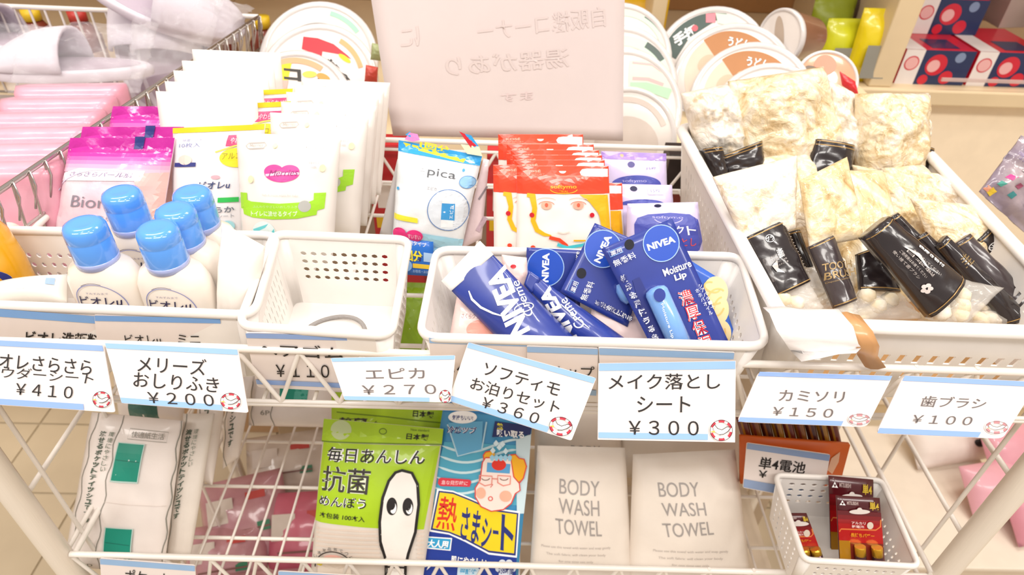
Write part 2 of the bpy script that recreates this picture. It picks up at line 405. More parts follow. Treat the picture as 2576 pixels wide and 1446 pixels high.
def basket_tier(name, zr, zf, x0, x1, zig_h, floor_step, zigp=.046, zback=None, dz=0):
    b = bpy.data.objects.new(name, None); COL.objects.link(b); b.parent = st; OFF[b.name] = off(st)
    R1, R2 = .0031, .0019
    A = lambda x, y, z: V((x, y, z))
    rod(b, 'front_rail', A(x0, YF, zr+dz), A(x1, YF, zr-dz), R1, WIRE, 14)
    rod(b, 'back_rail', A(x0, YB, zr), A(x1, YB, zr), R1, WIRE, 14)
    rod(b, 'back_rail', A(x0, YB, zr-.012), A(x1, YB, zr-.012), R2, WIRE)
    rod(b, 'side_rail', A(x0, YF, zr), A(x0, YB, zr), R1, WIRE, 14); rod(b, 'side_rail', A(x1, YF, zr), A(x1, YB, zr), R1, WIRE, 14)
    rod(b, 'lower_rail', A(x0, YF, zf), A(x1, YF, zf), R2, WIRE); rod(b, 'lower_rail', A(x0, YB, zf), A(x1, YB, zf), R2, WIRE)
    n = int((x1-x0)/zigp)
    for i in range(n):
        xa = x0+(x1-x0)*i/n; xb = x0+(x1-x0)*(i+1)/n
        rod(b, 'wire', A(xa, YF, zr), A((xa+xb)/2, YF, zf), R2, WIRE); 
        rod(b, 'wire', A((xa+xb)/2, YF, zf), A(xb, YF, zr), R2, WIRE)
        rod(b, 'back_wire', A(xa, YB, zr-.012), A((xa+xb)/2, YB, zf), R2, WIRE); rod(b, 'back_wire', A((xa+xb)/2, YB, zf), A(xb, YB, zr-.012), R2, WIRE)
    for x in (x0, x1):
        for i in range(8 if zr > .9 else 0):
            ya = YF+(YB-YF)*i/8; yb = YF+(YB-YF)*(i+1)/8
            rod(b, 'side_wire', A(x, ya, zr), A(x, (ya+yb)/2, zf), R2, WIRE); rod(b, 'side_wire', A(x, (ya+yb)/2, zf), A(x, yb, zr), R2, WIRE)
    k = int((x1-x0)/floor_step)
    for i in range(k+1):
        x = x0+(x1-x0)*i/k; rod(b, 'floor_wire', A(x, YF, zf), A(x, YB, zf), .0016, WIRE)
    for i in range(6):
        y = YF+(YB-YF)*i/5; rod(b, 'cross_wire', A(x0, y, zf-.003), A(x1, y, zf-.003), .0022, WIRE)
    return b
basket_tier('upper_basket', 1.0, .944, XL+.012, XR-.012, .05, .04, dz=.004)
basket_tier('lower_basket', .70, .625, XL+.012, XR-.012, .05, .03, dz=.006)
# wire grids closing the sides of the stand
for x, nm in ((XL+.004, 'side_grid'), (XR-.004, 'side_grid')):
    g = bpy.data.objects.new(nm, None); COL.objects.link(g); g.parent = st; OFF[g.name] = off(st)
    zs_ = (.47, .567, .665, .762, .858, .945) if x > 0 else (.41, .507, .605, .702, .80, .895)
    for z in zs_: rod(g, 'wire', (x, YF, z), (x, YB, z), .0026, WIRE, 10)
    for k in range(4): rod(g, 'wire', (x+(.004 if x < 0 else -.004), YF+.028+k*.1, .35), (x+(.004 if x < 0 else -.004), YF+.028+k*.1, .98), .0022, WIRE, 10)

# ---------------------------------------------------------------- plastic baskets
def loop(rim, r, n=5):
    """rounded closed loop through four corner points + straight-side ends"""
    P4 = [V(p) for p in rim]; ends = []
    for i in range(4):
        p, a, b = P4[i], P4[i-1], P4[(i+1) % 4]
        ends.append((p+(a-p).normalized()*r, p, p+(b-p).normalized()*r))
    return ends
def arc(e, n=5):
    a, c, b = e; return [a*(1-t)**2+c*2*t*(1-t)+b*t*t for t in [i/n for i in range(n+1)]]
def holepanel(A, B, C, D, nx, ny, mx, my, fx=.6, fy=.6, rect=False):
    """A B top, D C bottom; nx x ny holes inside margins mx,my (fractions)"""
    vs = []; fs = []
    def P(a, b): vs.append((A*(1-a)+B*a)*(1-b)+(D*(1-a)+C*a)*b); return len(vs)-1
    xs = [mx+(1-2*mx)*i/nx for i in range(nx+1)]; ys = [my[0]+(1-my[0]-my[1])*j/ny for j in range(ny+1)]
    def q(a0, b0, a1, b1): fs.append((P(a0, b0), P(a0, b1), P(a1, b1), P(a1, b0)))
    q(0, 0, 1, ys[0]); q(0, ys[-1], 1, 1); q(0, ys[0], mx, ys[-1]); q(1-mx, ys[0], 1, ys[-1])
    N = 8
    for i in range(nx):
        for j in range(ny):
            a0, a1, b0, b1 = xs[i], xs[i+1], ys[j], ys[j+1]; ca, cb = (a0+a1)/2, (b0+b1)/2; ha, hb = (a1-a0)/2, (b1-b0)/2
            o = [P(ca+ha*u, cb+hb*v) for u, v in ((1, 0), (1, 1), (0, 1), (-1, 1), (-1, 0), (-1, -1), (0, -1), (1, -1))]
            if rect: hh = [P(ca+ha*fx*u, cb+hb*fy*v) for u, v in ((1, 0), (1, 1), (0, 1), (-1, 1), (-1, 0), (-1, -1), (0, -1), (1, -1))]
            else: hh = [P(ca+ha*fx*math.cos(k*PI/4), cb+hb*fy*math.sin(k*PI/4)) for k in range(8)]
            for k in range(8): fs.append((o[k], o[(k+1) % 8], hh[(k+1) % 8], hh[k]))
    return vs, fs
def basket(name, label, rim, h, taper, r, mat, holes, rw=.0028, flat=1.3, floor_m=None, group=None, drop=.006, btm=None):
    """rim = FL, FR, BR, BL world corners"""
    rim = [V(p) for p in rim]; c = sum(rim, V())/4
    bot = [V((c.x+(p.x-c.x)*taper, c.y+(p.y-c.y)*taper, p.z-h)) for p in rim] if btm is None else [V(p) for p in btm]
    t = thing(name, label, 'basket', (c.x, c.y, min(b.z for b in bot)), group)
    et = loop(rim, r); eb = loop(bot, r*.7)
    ring = []
    for e in et: ring += arc(e, 6)
    vs, fs = tube_geo(ring, rw, 8, True, flat); mesh('rim', vs, fs, mat, t)
    lip = [p+V((0, 0, -drop)) for p in ring]
    for i in range(4):
        A, B = et[i][2], et[(i+1) % 4][0]; D, C = eb[i][2], eb[(i+1) % 4][0]
        hx, hy, fx, fy, my, rect = holes[i]
        vs, fs = holepanel(A, B, C, D, hx, hy, .06, my, fx, fy, rect)
        o = mesh('wall_panel', vs, fs, mat, t, smooth=False)
        md = o.modifiers.new('s', 'SOLIDIFY'); md.thickness = .0014; md.offset = 0
        at, ab = arc(et[(i+1) % 4], 5), arc(eb[(i+1) % 4], 5)
        vs = at+ab; fs = [(k, 6+k, 7+k, k+1) for k in range(5)]; o = mesh('corner', vs, fs, mat, t)
        md = o.modifiers.new('s', 'SOLIDIFY'); md.thickness = .0014; md.offset = 0
    fl_ = []
    for e in eb: fl_ += arc(e, 5)
    o = mesh('base', fl_, [tuple(range(len(fl_)))], floor_m or mat, t, smooth=False)
    md = o.modifiers.new('s', 'SOLIDIFY'); md.thickness = .002
    return t, bot
def Q(z, *px): return [UZ(x, y, z) for x, y in px]
MY = (.22, .2)
h1 = [(9, 3, .34, .62, (.2, .2), False), (10, 4, .3, .7, (.22, .2), False), (10, 4, .56, .62, (.25, .25), False), (10, 4, .3, .75, (.22, .2), False)]
# FL, FR, BR, BL
b1, b1b = basket('plastic_basket', 'small empty white basket holding only a grey hair tie', Q(1.022, (600, 820), (985, 845), (1030, 603), (690, 588)), .07, .88, .012, PLW,
    [(1, 1, .01, .01, (.3, .3), False), (9, 4, .42, .5, (.3, .16), False), (9, 4, .62, .55, (.2, .34), False), (11, 4, .2, .8, (.3, .12), False)], rw=.0032)
b2, b2b = basket('plastic_basket', 'wide white basket filled with blue cream tubes and lip balm cards', Q(1.022, (1055, 848), (1930, 872), (1862, 645), (1098, 628)), .07, .88, .014, PLW,
    [(1, 1, .01, .01, (.3, .3), False), (9, 4, .5, .5, (.3, .1), False), (22, 4, .5, .5, (.25, .2), False), (9, 4, .2, .8, (.25, .15), False)], rw=.0032)
b3, b3b = basket('plastic_basket', 'white basket at far left holding the blue-capped bottles', [UZ(-140, 762, 1.022), UZ(640, 793, 1.022), UZ(700, 592, 1.022), UZ(-60, 577, 1.022)], .07, .9, .014, PLW,
    [(1, 1, .01, .01, (.3, .3), False), (1, 1, .01, .01, (.3, .3), False), (22, 3, .5, .5, (.28, .3), False), (9, 4, .4, .5, (.25, .15), False)], rw=.0032)
bb_rim = [UZ(1975, 815, 1.03), UZ(2760, 842, 1.03), UZ(2306, 355, 1.03), UZ(1708, 318, 1.03)]
bb, bbb = basket('plastic_basket', 'large deep white basket heaped with toothbrush and sponge packs', bb_rim, .09, .90, .02, PLW,
    [(13, 2, .42, .5, (.3, .25), True), (28, 2, .5, .5, (.2, .4), True), (14, 2, .5, .5, (.25, .35), True), (26, 4, .25, .7, (.25, .1), False)], rw=.0065, flat=.8)
bt, btb = basket('plastic_basket', 'small perforated white basket with red battery packs on the lower tier', Q(.765, (2022, 1408), (2312, 1425), (2218, 1208), (1950, 1195)), .06, .86, .008, PLW,
    [(10, 3, .5, .5, (.15, .25), False), (9, 4, .35, .55, (.3, .2), False), (7, 4, .55, .5, (.12, .3), False), (6, 5, .32, .6, (.15, .1), False)], rw=.0028)

# ---------------------------------------------------------------- chrome wire basket at the left
CHR = M('#c9c2bd', .18, metal=.9)
cb = thing('wire_basket', 'chrome wire basket at left holding bagged slippers and pink packs', 'wire basket', (-.6, .75, .9))
ca = UZ(-60, 520, 1.05); cbk = UZ(650, 42, 1.05); ccl = UZ(-160, 8, 1.05)
dirn = (cbk-ca).normalized()
rod(cb, 'top_wire', ca-dirn*.05, cbk, .0026, CHR, 10); rod(cb, 'top_wire', cbk, ccl, .0034, M('#f4ede6', .3, coat=.3), 10)
dn = V((0, 0, -.13)); sl = V((-.02, 0, 0))
L = (cbk-ca).length; n = 26
for i in range(n+1):
    p = ca.lerp(cbk, i/n); q1 = ca.lerp(cbk, (i-.5)/n)
    rod(cb, 'wire', p, p+dn+sl, .0014, CHR, 8)
    vs, fs = tube_geo([p+V((0, 0, .0015)), p.lerp(q1, .3)+V((.004, 0, .001)), p.lerp(q1, .5)+V((.005, 0, -.012)), q1+dn*.25], .0011, 6); mesh('hook', vs, fs, CHR, cb)
for f in (.35, .7, 1): rod(cb, 'lower_wire', ca+dn*f+sl*f, cbk+dn*f+sl*f, .0015, CHR, 8)
for i in range(22):
    p = cbk.lerp(ccl, i/21); rod(cb, 'back_wire', p, p+dn, .0018, CHR if i < 4 else M('#f4ede6', .3, coat=.3), 8)
rod(cb, 'lower_wire', cbk+dn, ccl+dn, .002, CHR)
cfl = boxo('base_tray', ca+dn+V((-.5, 0, -.004)), V((.5, 0, 0))+V((0, 0, 0)), dirn*L, V((0, 0, .004)), M('#d9cfc9', .5), cb, 0)
# low counter that carries the things behind the stand
ct = thing('counter', 'low pale counter behind the stand carrying the bowl noodles', 'counter', (0, .9, 0))
boxo('top', (-.42, .765, .93), (1.0, 0, 0), (0, .3, 0), (0, 0, .02), WD, ct, .002)
boxo('carcass', (-.4, .79, 0), (.96, 0, 0), (0, .27, 0), (0, 0, .93), M('#c9b49a', .6), ct, .002)
# ================================================================ goods of the upper tier
NB = M('#2a3f9c', .32, coat=.5, k=.9, h2='#24388f'); NBD = M('#1f2d7c', .32, coat=.4); NBL = M('#1c4fc0', .35, coat=.4); LB = M('#7fb2f2', .2, coat=.8)
INKW = M('#ffffff', .4, k=.98); RDI = M('#d21f2f', .4); GOLD = M('#c9a463', .35, metal=.4)
def zy(px, py, z): return UZ(px, py, z).y
def shift(p1, p2, z): return UZ(*p2, z)-UZ(*p1, z)
def lerp2(a, b, t): return (a[0]+(b[0]-a[0])*t, a[1]+(b[1]-a[1])*t)
def quadpt(q, a, b):
    t = lerp2(q[0], q[1], a); u = lerp2(q[3], q[2], a); return lerp2(t, u, b)
def qt(s, q, txt, a0, b0, a1, b1, mat, **k):
    "text in fractions of quad q"
    s.text(txt, quadpt(q, a0, b0), quadpt(q, a1, b0), quadpt(q, a0, b1), mat, **k)
def qp(s, q, a0, b0, a1, b1, mat, name='printed_panel'):
    s.poly([quadpt(q, a0, b0), quadpt(q, a1, b0), quadpt(q, a1, b1), quadpt(q, a0, b1)], mat, name)

# ---- blue tubes
def cream_tube(label, q, Y, words, lean=38, cm=None):
    # q = TLcrimp, TRfar, BRfar, BLcrimp (a along the tube)
    s = pk('cream_tube', label, 'tube', q, Y, lean, base=q[2])
    fr = lambda a, b: .0014+.014*min(1, a*1.5)*max(0, math.sin(PI*b))**.6
    bk = lambda a, b: -.008*min(1, a*1.5)*max(0, math.sin(PI*b))**.6
    s.body('tube_body', NB, fr, bk, 20, 12)
    c0 = [quadpt(q, -.001, -.01), quadpt(q, .115, -.01), quadpt(q, .115, 1.01), quadpt(q, -.001, 1.01)]
    s2 = Surf(*q[2], Y, lean); s2.root = s.root; s2.setquad(c0)
    s2.body('crimp', cm or M('#fbf8f4', .3, coat=.4), lambda a, b: .0025+.001*a, flatf(-.0012), 4, 6)
    return s
q = [(1207, 607), (1500, 905), (1322, 925), (1112, 706)]
t1 = cream_tube('blue cream tube with white crimp lying across the left of the wide basket', q, .374, 0)
# lettering runs down the tube: letters read along the tube from the far end
t1.text('NIVEA', (1283, 852), (1222, 690), (1332, 826), INKW, bold=.045)
t1.text('Creme', (1322, 800), (1285, 715), (1340, 786), INKW, bold=.004, shear=.35)
t1.line([(1180, 731), (1188, 752), (1210, 772), (1240, 786), (1268, 794)], [3, 6, 6, 5, 2], INKW)
t1.ring((1317, 772), 24, 10, 2.5, INKW, rot=-14)
t1.flush()
q = [(1330, 680), (1600, 870), (1480, 905), (1318, 716)]
t2 = cream_tube('second blue cream tube tucked behind the first, blue crimp hidden', q, .388, 0, cm=NB)
t2.text('NIVEA', (1420, 862), (1352, 733), (1450, 846), INKW, bold=.045)
t2.text('Creme', (1448, 830), (1403, 762), (1466, 812), INKW, bold=.004, shear=.35)
t2.line([(1408, 764), (1440, 792), (1476, 822)], [2, 3.5, 2], INKW)
t2.flush()

# ---- lip balm cards
def lip_card(label, q, Y, front=True, lean=38, hole=None, circ=None, rot=0, words=True, base=None):
    s = pk('lip_balm_card', label, 'lip balm', q, Y, lean, base=base)
    s.body('card', M('#2a3d96', .32, coat=.4, h2='#26388e'), flatf(.0012), flatf(-.0005), 10, 16)
    cx, cy, r = circ
    s.ell((cx, cy), r, r*1.02, NBL, 'logo_disc'); s.ring((cx, cy), r, r*1.02, 2.4, M('#9fc0ef', .4), 'logo_ring')
    dx, dy = math.cos(math.radians(rot))*r*.8, math.sin(math.radians(rot))*r*.8
    nx, ny = -dy, dx
    s.text('NIVEA', (cx-dx-nx*.24, cy-dy-ny*.24), (cx+dx-nx*.24, cy+dy-ny*.24), (cx-dx+nx*.24, cy-dy+ny*.24), INKW, bold=.04, name='logo_lettering')
    if hole: s.ell(hole, 12, 13, M('#0b0d1d', .7), 'hang_hole')
    return s
A = [(1512, 626), (1690, 549), (1862, 925), (1672, 935)]
s = lip_card('front lip balm card with large pink kanji, at right of the wide basket', A, .378, hole=(1582, 615), circ=(1662, 612, 45), rot=-18)
s.poly([(1590, 705), (1607, 697), (1690, 860), (1640, 880)], NBD)
s.text('Moisture', (1664, 678), (1732, 652), (1671, 696), INKW, bold=.02)
s.text('Lip', (1693, 692), (1722, 681), (1699, 711), INKW, bold=.03)
for i, ch in enumerate('濃厚保湿'):
    x, y = 1700+i*16.5, 745+i*37.5
    s.text(ch, (x, y-9), (x+34, y-20), (x+14, y+27), RDI, halo=INKW, hb=.035)
for i, ch in enumerate('敏感な唇にうるおいケア'[:8]):
    x, y = 1556+i*11.2, 695+i*21
    s.text(ch, (x, y), (x+17, y-7), (x+8, y+18), NBD, halo=INKW, hb=.07)
for i, ch in enumerate('シアバター＋'):
    x, y = 1752+i*6, 716+i*10.5
    s.text(ch, (x, y), (x+9, y-3.5), (x+4, y+9), INKW)
for i, ch in enumerate('ホホバオイル'):
    x, y = 1744+i*6.5, 728+i*11
    s.text(ch, (x, y), (x+9, y-3.5), (x+4, y+9), INKW)
s.line([(1528, 634), (1560, 621), (1565, 634), (1533, 647)], 1.5, LB, closed=True); qt(s, [(1532, 634), (1559, 623), (1563, 633), (1536, 645)], '薬用', 0, 0, 1, 1, INKW)
s.text('無香料', (1537, 657), (1591, 633), (1545, 672), INKW, bold=.005)
# moulded stick
a = s.P(*s.uv(1640, 722), .008); b = s.P(*s.uv(1712, 880), .008)
vs, fs = tube_geo([a, a.lerp(b, .03), a.lerp(b, .08), a.lerp(b, .5), b], [.003, .0078, .0092, .0092, .0092], 20, up=s.n); o = mesh('lip_stick', vs, fs, LB, s.root)
ls = Surf.free(a+s.n*.0095, s.ex, s.ey, s.root); ls.ell((1659, 742), 15, 17, NB, 'stick_emblem', eps=.0004); ls.text('Moisture Lip', (1668, 762), (1696, 848), (1660, 766), INKW, name='stick_lettering'); ls.flush()
s.flush()
B = [(1496, 560), (1612, 600), (1660, 800), (1400, 745)]
s = lip_card('middle lip balm card tilted left between the other two cards', [(1496, 561), (1640, 622), (1578, 822), (1408, 735)], .393, base=(1520, 930), hole=(1462, 687), circ=(1516, 626, 46), rot=-66)
s.line([(1438, 704), (1455, 711), (1443, 737), (1428, 730)], 1.5, LB, closed=True); s.text('薬用', (1434, 731), (1443, 706), (1446, 736), INKW)
s.text('無香料', (1457, 752), (1479, 706), (1474, 757), INKW, bold=.005)
for i, ch in enumerate('敏感な唇にうる'):
    x, y = 1494+i*13, 755+i*6.5
    s.text(ch, (x, y+10), (x+6, y-4), (x+14, y+16), NBD, halo=INKW, hb=.07)
a = s.P(*s.uv(1552, 745), .007); b = s.P(*s.uv(1640, 700), .007)
vs, fs = tube_geo([a, a.lerp(b, .08), b], [.004, .009, .009], 16, up=s.n); mesh('lip_stick', vs, fs, LB, s.root)
s.flush()
s = lip_card('rear lip balm card standing nearly upright behind the tubes', [(1325, 622), (1475, 630), (1455, 800), (1318, 770)], .408, lean=29, base=(1400, 930), circ=(1372, 672, 46), rot=-88, hole=None)
s.text('Moisture', (1441, 690), (1446, 632), (1452, 690), INKW, bold=.01)
s.flush()
# rose card with cream swirls at the right of the basket
q = [(1712, 640), (1800, 695), (1862, 885), (1778, 900)]
s = pk('lip_balm_card', 'blue card with pale yellow cream swirls, partly hidden behind the front lip balm card', 'lip balm', q, .388, 38, base=(1800, 930))
s.body('card', M('#2f62c8', .35, coat=.4), flatf(.001), flatf(-.0005), 8, 10)
CRM = M('#f6dfa8', .4); CRM2 = M('#f2c878', .4)
s.ell((1798, 735), 32, 40, CRM); s.ell((1808, 778), 24, 36, CRM); s.ell((1812, 838), 26, 34, CRM)
for (cx, cy, rx, ry, r_) in ((1790, 722, 20, 12, 20), (1802, 745, 18, 22, 60), (1808, 770, 12, 24, 20), (1808, 830, 14, 20, -20), (1818, 850, 10, 12, 0)): s.ring((cx, cy), rx, ry, 4, CRM2, rot=r_, a1=260)
s.flush()
# pale packs on the basket floor
def sachet(name, label, cat, q, Y, lean, mat, deco=None, th=.006, group=None, nx=14, ny=14, cr=.001, seal=.05, base=None):
    s = pk(name, label, cat, q, Y, lean, group=group, base=base); s.body('pouch', mat, puff(th, seal, cr=cr, seed=q[0][0]*.013), backf(th*.5), nx, ny)
    if deco: deco(s, q)
    s.flush(); return s
PNK = M('#f6d8d2', .3, coat=.5, bump=.3)
def deco_pink(s, q):
    s.ell(quadpt(q, .55, .7), 46, 26, M('#f0a595', .3, coat=.6)); s.ell(quadpt(q, .9, .85), 18, 12, M('#d8484a', .3, coat=.6)); s.ell(quadpt(q, .5, .2), 26, 12, M('#eec3bb', .4))
    qt(s, q, 'さくらクリーム', .15, .38, .6, .48, M('#b99a98', .5))
sachet('cosmetic_sachet', 'pale pink see-through sachet under the cream tube, left end of the basket', 'sachet', [(1150, 742), (1268, 752), (1300, 868), (1128, 862)], .392, 45, PNK, deco_pink)
sachet('cosmetic_sachet', 'pale sachet with small red mark behind the cream tubes', 'sachet', [(1262, 640), (1325, 648), (1330, 735), (1262, 725)], .43, 35, PNK, lambda s, q: s.ell(quadpt(q, .45, .3), 7, 5, RDI))
sachet('cosmetic_sachet', 'pale pink sachet lying flat beneath the lip balm cards', 'sachet', [(1490, 765), (1620, 790), (1640, 900), (1470, 890)], .404, 38, M('#f0d6d2', .4), None, base=(1560, 900))

# ---- hair tie in the small basket
ht = []
for i in range(40):
    an = 2*PI*i/40; ht.append(UZ(842, 838, .955)+V((.026*math.cos(an), .022*math.sin(an), .0015*math.sin(2*an))))
vs, fs = tube_geo(ht, .0019, 10, True); o = mesh('hair_tie', vs, fs, M('#9c9794', .8, bump=.6, scale=200)); tag(o, 'grey elastic hair tie lying in the small empty basket', 'hair tie')

# ---- bottles with blue caps
CAP = M('#5ba0f6', .16, coat=.7, var=.03, k=1.0); MILK = M('#faf0e4', .3, coat=.3, sss=.1)
SC_INK = M('#2d2a52', .5)
def bottle(label, px, py, z=1.075, yaw=0, words=True):
    top = UZ(px, py, z); base = V((top.x, top.y, .955)); H = z-.955
    t = thing('lotion_bottle', label, 'bottle', base, 'white lotion bottles with blue caps')
    o = loft('bottle_body', (0, 0, 0), [(0, .022, .014), (.003, .027, .0165), (.03, .0285, .0175), (.055, .0285, .0175), (.070, .0275, .017), (.081, .0225, .015), (.0865, .0135, .0125), (.09, .0115, .0115)], MILK, None, 40, pw=2.4)
    o.location = (0, 0, 0); o.parent = t; o.rotation_euler = (0, 0, yaw)
    r = .0155; h = H-.085
    o = loft('cap', (0, 0, 0), [(.084, r*.93, r*.93), (.087, r, r), (.084+h*.62, r*.985, r*.985), (.084+h*.64, r*.965, r*.965), (.084+h*.66, r*.985, r*.985), (.084+h*.86, r*.97, r*.97), (.084+h*.95, r*.88, r*.88), (.084+h, r*.66, r*.66), (.0835+h, r*.4, r*.4)], CAP, None, 36); o.parent = t
    o = loft('cap_skirt', (0, 0, 0), [(.0838, r*1.0, r*1.0), (.0885, r*1.015, r*1.015), (.0895, r*1.0, r*1.0)], M('#b4c2f8', .2, coat=.8), None, 36); o.parent = t
    # label on the curved front
    def onb(u, v, e=.0004):
        x = u; rx, ry = .0285, .0175; yy = -ry*(max(0, 1-abs(x/rx)**2.4))**(1/2.4)-e
        return (x*math.cos(yaw)-yy*math.sin(yaw), x*math.sin(yaw)+yy*math.cos(yaw), v)
    def put(nm, tris, m, e): 
        vs = []; fs = []
        for tt in tris:
            b = len(vs); vs += [onb(x, y, e) for x, y in tt]; fs.append(tuple(range(b, b+len(tt))))
        oo = mesh(nm, vs, fs, m, None, world=False); oo.parent = t
    cz = .052
    def ringt(rx, ry, wd, a0, a1, n=28):
        o_ = []
        for i in range(n):
            A0, A1 = math.radians(a0+(a1-a0)*i/n), math.radians(a0+(a1-a0)*(i+1)/n)
            o_.append([(rx*math.cos(A0), cz+ry*math.sin(A0)), (rx*math.cos(A1), cz+ry*math.sin(A1)), ((rx-wd)*math.cos(A1), cz+(ry-wd)*math.sin(A1)), ((rx-wd)*math.cos(A0), cz+(ry-wd)*math.sin(A0))])
        return o_
    put('label_ring', ringt(.0195, .0225, .0007, -20, 200), M('#8f94c8', .5), .0005)
    put('label_arc', ringt(.0188, .0235, .0004, 70, 120), SC_INK, .0006)
    tv, tf = text2d('ビオレu', .01, .25)
    put('lettering', [[(-.0165+tv[i][0]*.033, .0625-tv[i][1]*.0095) for i in f] for f in tf], SC_INK, .0006)
    tv, tf = text2d('すみずみまで', 0, 0)
    put('lettering', [[(-.008+tv[i][0]*.017, .0665-tv[i][1]*.0018) for i in f] for f in tf], M('#8a80a0', .5), .0006)
    return t
for px, py, yw, lab in ((205, 556, .0, 'front left, nearest the yellow container'), (300, 477, .05, 'rear left, behind the front pair'), (390, 566, -.03, 'front right of the group'),
                        (436, 519, .08, 'directly behind the front right bottle'), (478, 476, .1, 'rearmost on the right')):
    bottle('white lotion bottle with a blue cap, '+lab, px, py, yaw=yw)
# yellow container and white tube at the left end
YO = M('#f3b012', .25, coat=.6, h2='#eaa50c'); c = UZ(-28, 640, 1.02)
t = thing('yellow_container', 'yellow plastic container with a navy ring emblem at the left picture edge', 'container', (c.x, c.y, .955))
loft('container_body', (c.x, c.y, .955), [(0, .018, .016), (.004, .022, .019), (.06, .0235, .02), (.085, .021, .018), (.1, .014, .013), (.104, .006, .006)], YO, t, 36, pw=2.3)
s = Surf.free((c.x, c.y-.0215, 1.0), (1, 0, 0), (0, .0, 1), t)
def fr_ring(r0, r1, m, z=1.005, e=0):
    vs = []; fs = []
    for i in range(33):
        an = 2*PI*i/32
        for r_ in (r0, r1):
            x = r_*math.cos(an)+.004; yy = -.0205*(max(0, 1-abs(x/.0238)**2.3))**(1/2.3)-.0004-e; vs.append((c.x+x, c.y+yy, z+r_*math.sin(an)))
    for i in range(32): fs.append((2*i, 2*i+1, 2*i+3, 2*i+2))
    mesh('emblem_ring', vs, fs, m, t)
fr_ring(.0, .0165, M('#f5e9d9', .4)); fr_ring(.012, .0165, M('#28317e', .4), e=.0003)
q = [(-10, 712), (170, 690), (170, 762), (-10, 770)]
def deco_tube(s, q):
    for i in range(6): qt(s, q, 'やさしく洗う', .40+.012*i, .28+i*.07, .52+.012*i, .32+i*.07, M('#98a6bb', .5))
    qp(s, q, .82, .25, .92, .5, M('#9db7d8', .5))
sachet('white_tube', 'white tube lying flat beside the yellow container', 'tube', q, .405, 60, M('#f8f3ea', .3, coat=.3), deco_tube, th=.014, cr=0, seal=.0)
# white soft refill pouch leaning on the right side of the bottle group
sachet('white_pouch', 'plain white pouch leaning at the right end of the bottle basket', 'pouch', [(560, 560), (668, 620), (640, 815), (545, 800)], .40, 30, M('#f9f1e8', .35, coat=.3), None, th=.016)

# ---- biore powder sheets (magenta tops)
MAG = M('#cf1fa2', .22, coat=.8, bump=.25, h2='#c4189a', k=.9)
q0 = [(180, 347), (442, 347), (392, 668), (128, 640)]
s = pk('powder_sheet_pack', 'front powder sheet pack, pink with magenta top, behind the bottles', 'wipes pack', q0, .515, 30, group='magenta-topped powder sheet packs')
s.body('pouch', M('#f7e3ea', .22, coat=.7, bump=.3, h2='#f3cfdc'), puff(.016, .1, cr=.0016, seed=3), backf(.01), 20, 24)
qp(s, q0, 0, .0, 1, .125, MAG, 'seal_strip')
for k, hx in enumerate(('#d93bad', '#e46abf', '#ee93cd', '#f3b3d5', '#f5c6da')): qp(s, q0, 0, .125+k*.032, 1, .157+k*.032+.001, M(hx, .22, coat=.7))
s.poly([quadpt(q0, .72, .29), quadpt(q0, 1, .27), quadpt(q0, 1, .75), quadpt(q0, .86, .55)], M('#f5c3bd', .25, coat=.6))
s.poly([quadpt(q0, .04, .30), quadpt(q0, .2, .255), quadpt(q0, .82, .265), quadpt(q0, .80, .345), quadpt(q0, .03, .365)], M('#f6eef2', .3))
qt(s, q0, 'さらさらパール肌', .12, .285, .72, .325, M('#9a86ad', .5), shear=.2, bold=.01)
qt(s, q0, 'Bioré', .2, .48, .62, .575, M('#8d8793', .5))
qt(s, q0, 'さらさら', .34, .63, .6, .67, M('#8d8793', .5))
s.poly([quadpt(q0, .62, -.01), quadpt(q0, .72, -.01), quadpt(q0, .71, .09), quadpt(q0, .63, .09)], M('#26357e', .4))
s.ring(quadpt(q0, .5, .62), 150, 110, 3, M('#d9d3ea', .4), a0=180, a1=300)
qt(s, q0, 'ボディ用パウダーシート', .68, .085, .94, .105, M('#ec8fd0', .4))
s.flush(); bp = s.root
ls_ = [((342, 347), (347, 318), 'second powder sheet pack, just behind the front one'), ((342, 347), (430, 263), 'rearmost powder sheet pack, its magenta top standing by the white packs')]
dup(bp, shift(*ls_[0][:2], 1.07)+V((.008, 0, .0)), 'second magenta-topped powder sheet pack, just behind the front one')
dup(bp, shift((310, 347), (408, 266), 1.07)+V((0, 0, .0)), 'rearmost magenta-topped powder sheet pack, beside the plain white packs')
# ---- biore u white and yellow packs
q0 = [(437, 322), (668, 312), (640, 655), (430, 655)]
s = pk('wet_sheet_pack', 'front white wet sheet pack with yellow top stripe and yellow oval', 'wipes pack', q0, .53, 24, group='yellow-striped white wet sheet packs')
s.body('pouch', M('#f6f2f4', .3, coat=.5, k=.9), puff(.014, .06, cr=.0012, seed=8), backf(.01), 16, 20)
YL = M('#f0dc2c', .35); PKR = M('#dc2d6c', .35); LPK = M('#f5c0d0', .4)
qp(s, q0, 0, 0, 1, .04, YL, 'top_stripe')
qp(s, q0, .62, .07, 1.0, .15, PKR); qt(s, q0, 'やわらか 10枚', .66, .085, .97, .135, LPK, bold=.02)
qt(s, q0, '除菌シート', .13, .085, .35, .105, M('#9aa0c2', .5)); qt(s, q0, '10枚入', .1, .115, .34, .15, M('#8088b8', .5))
s.ell(quadpt(q0, .76, .235), 42, 24, M('#f3dd12', .35), 'printed_oval'); qt(s, q0, 'アルコール', .6, .2, .95, .245, M('#8f7f1a', .5)); 
s.line([quadpt(q0, .52, .19), quadpt(q0, .72, .15), quadpt(q0, .98, .13)], 4, M('#e3d04a', .4))
qp(s, q0, .06, .26, .32, .29, M('#2d3481', .4)); s.ell(quadpt(q0, .19, .24), 18, 12, M('#f1d6cb', .4))
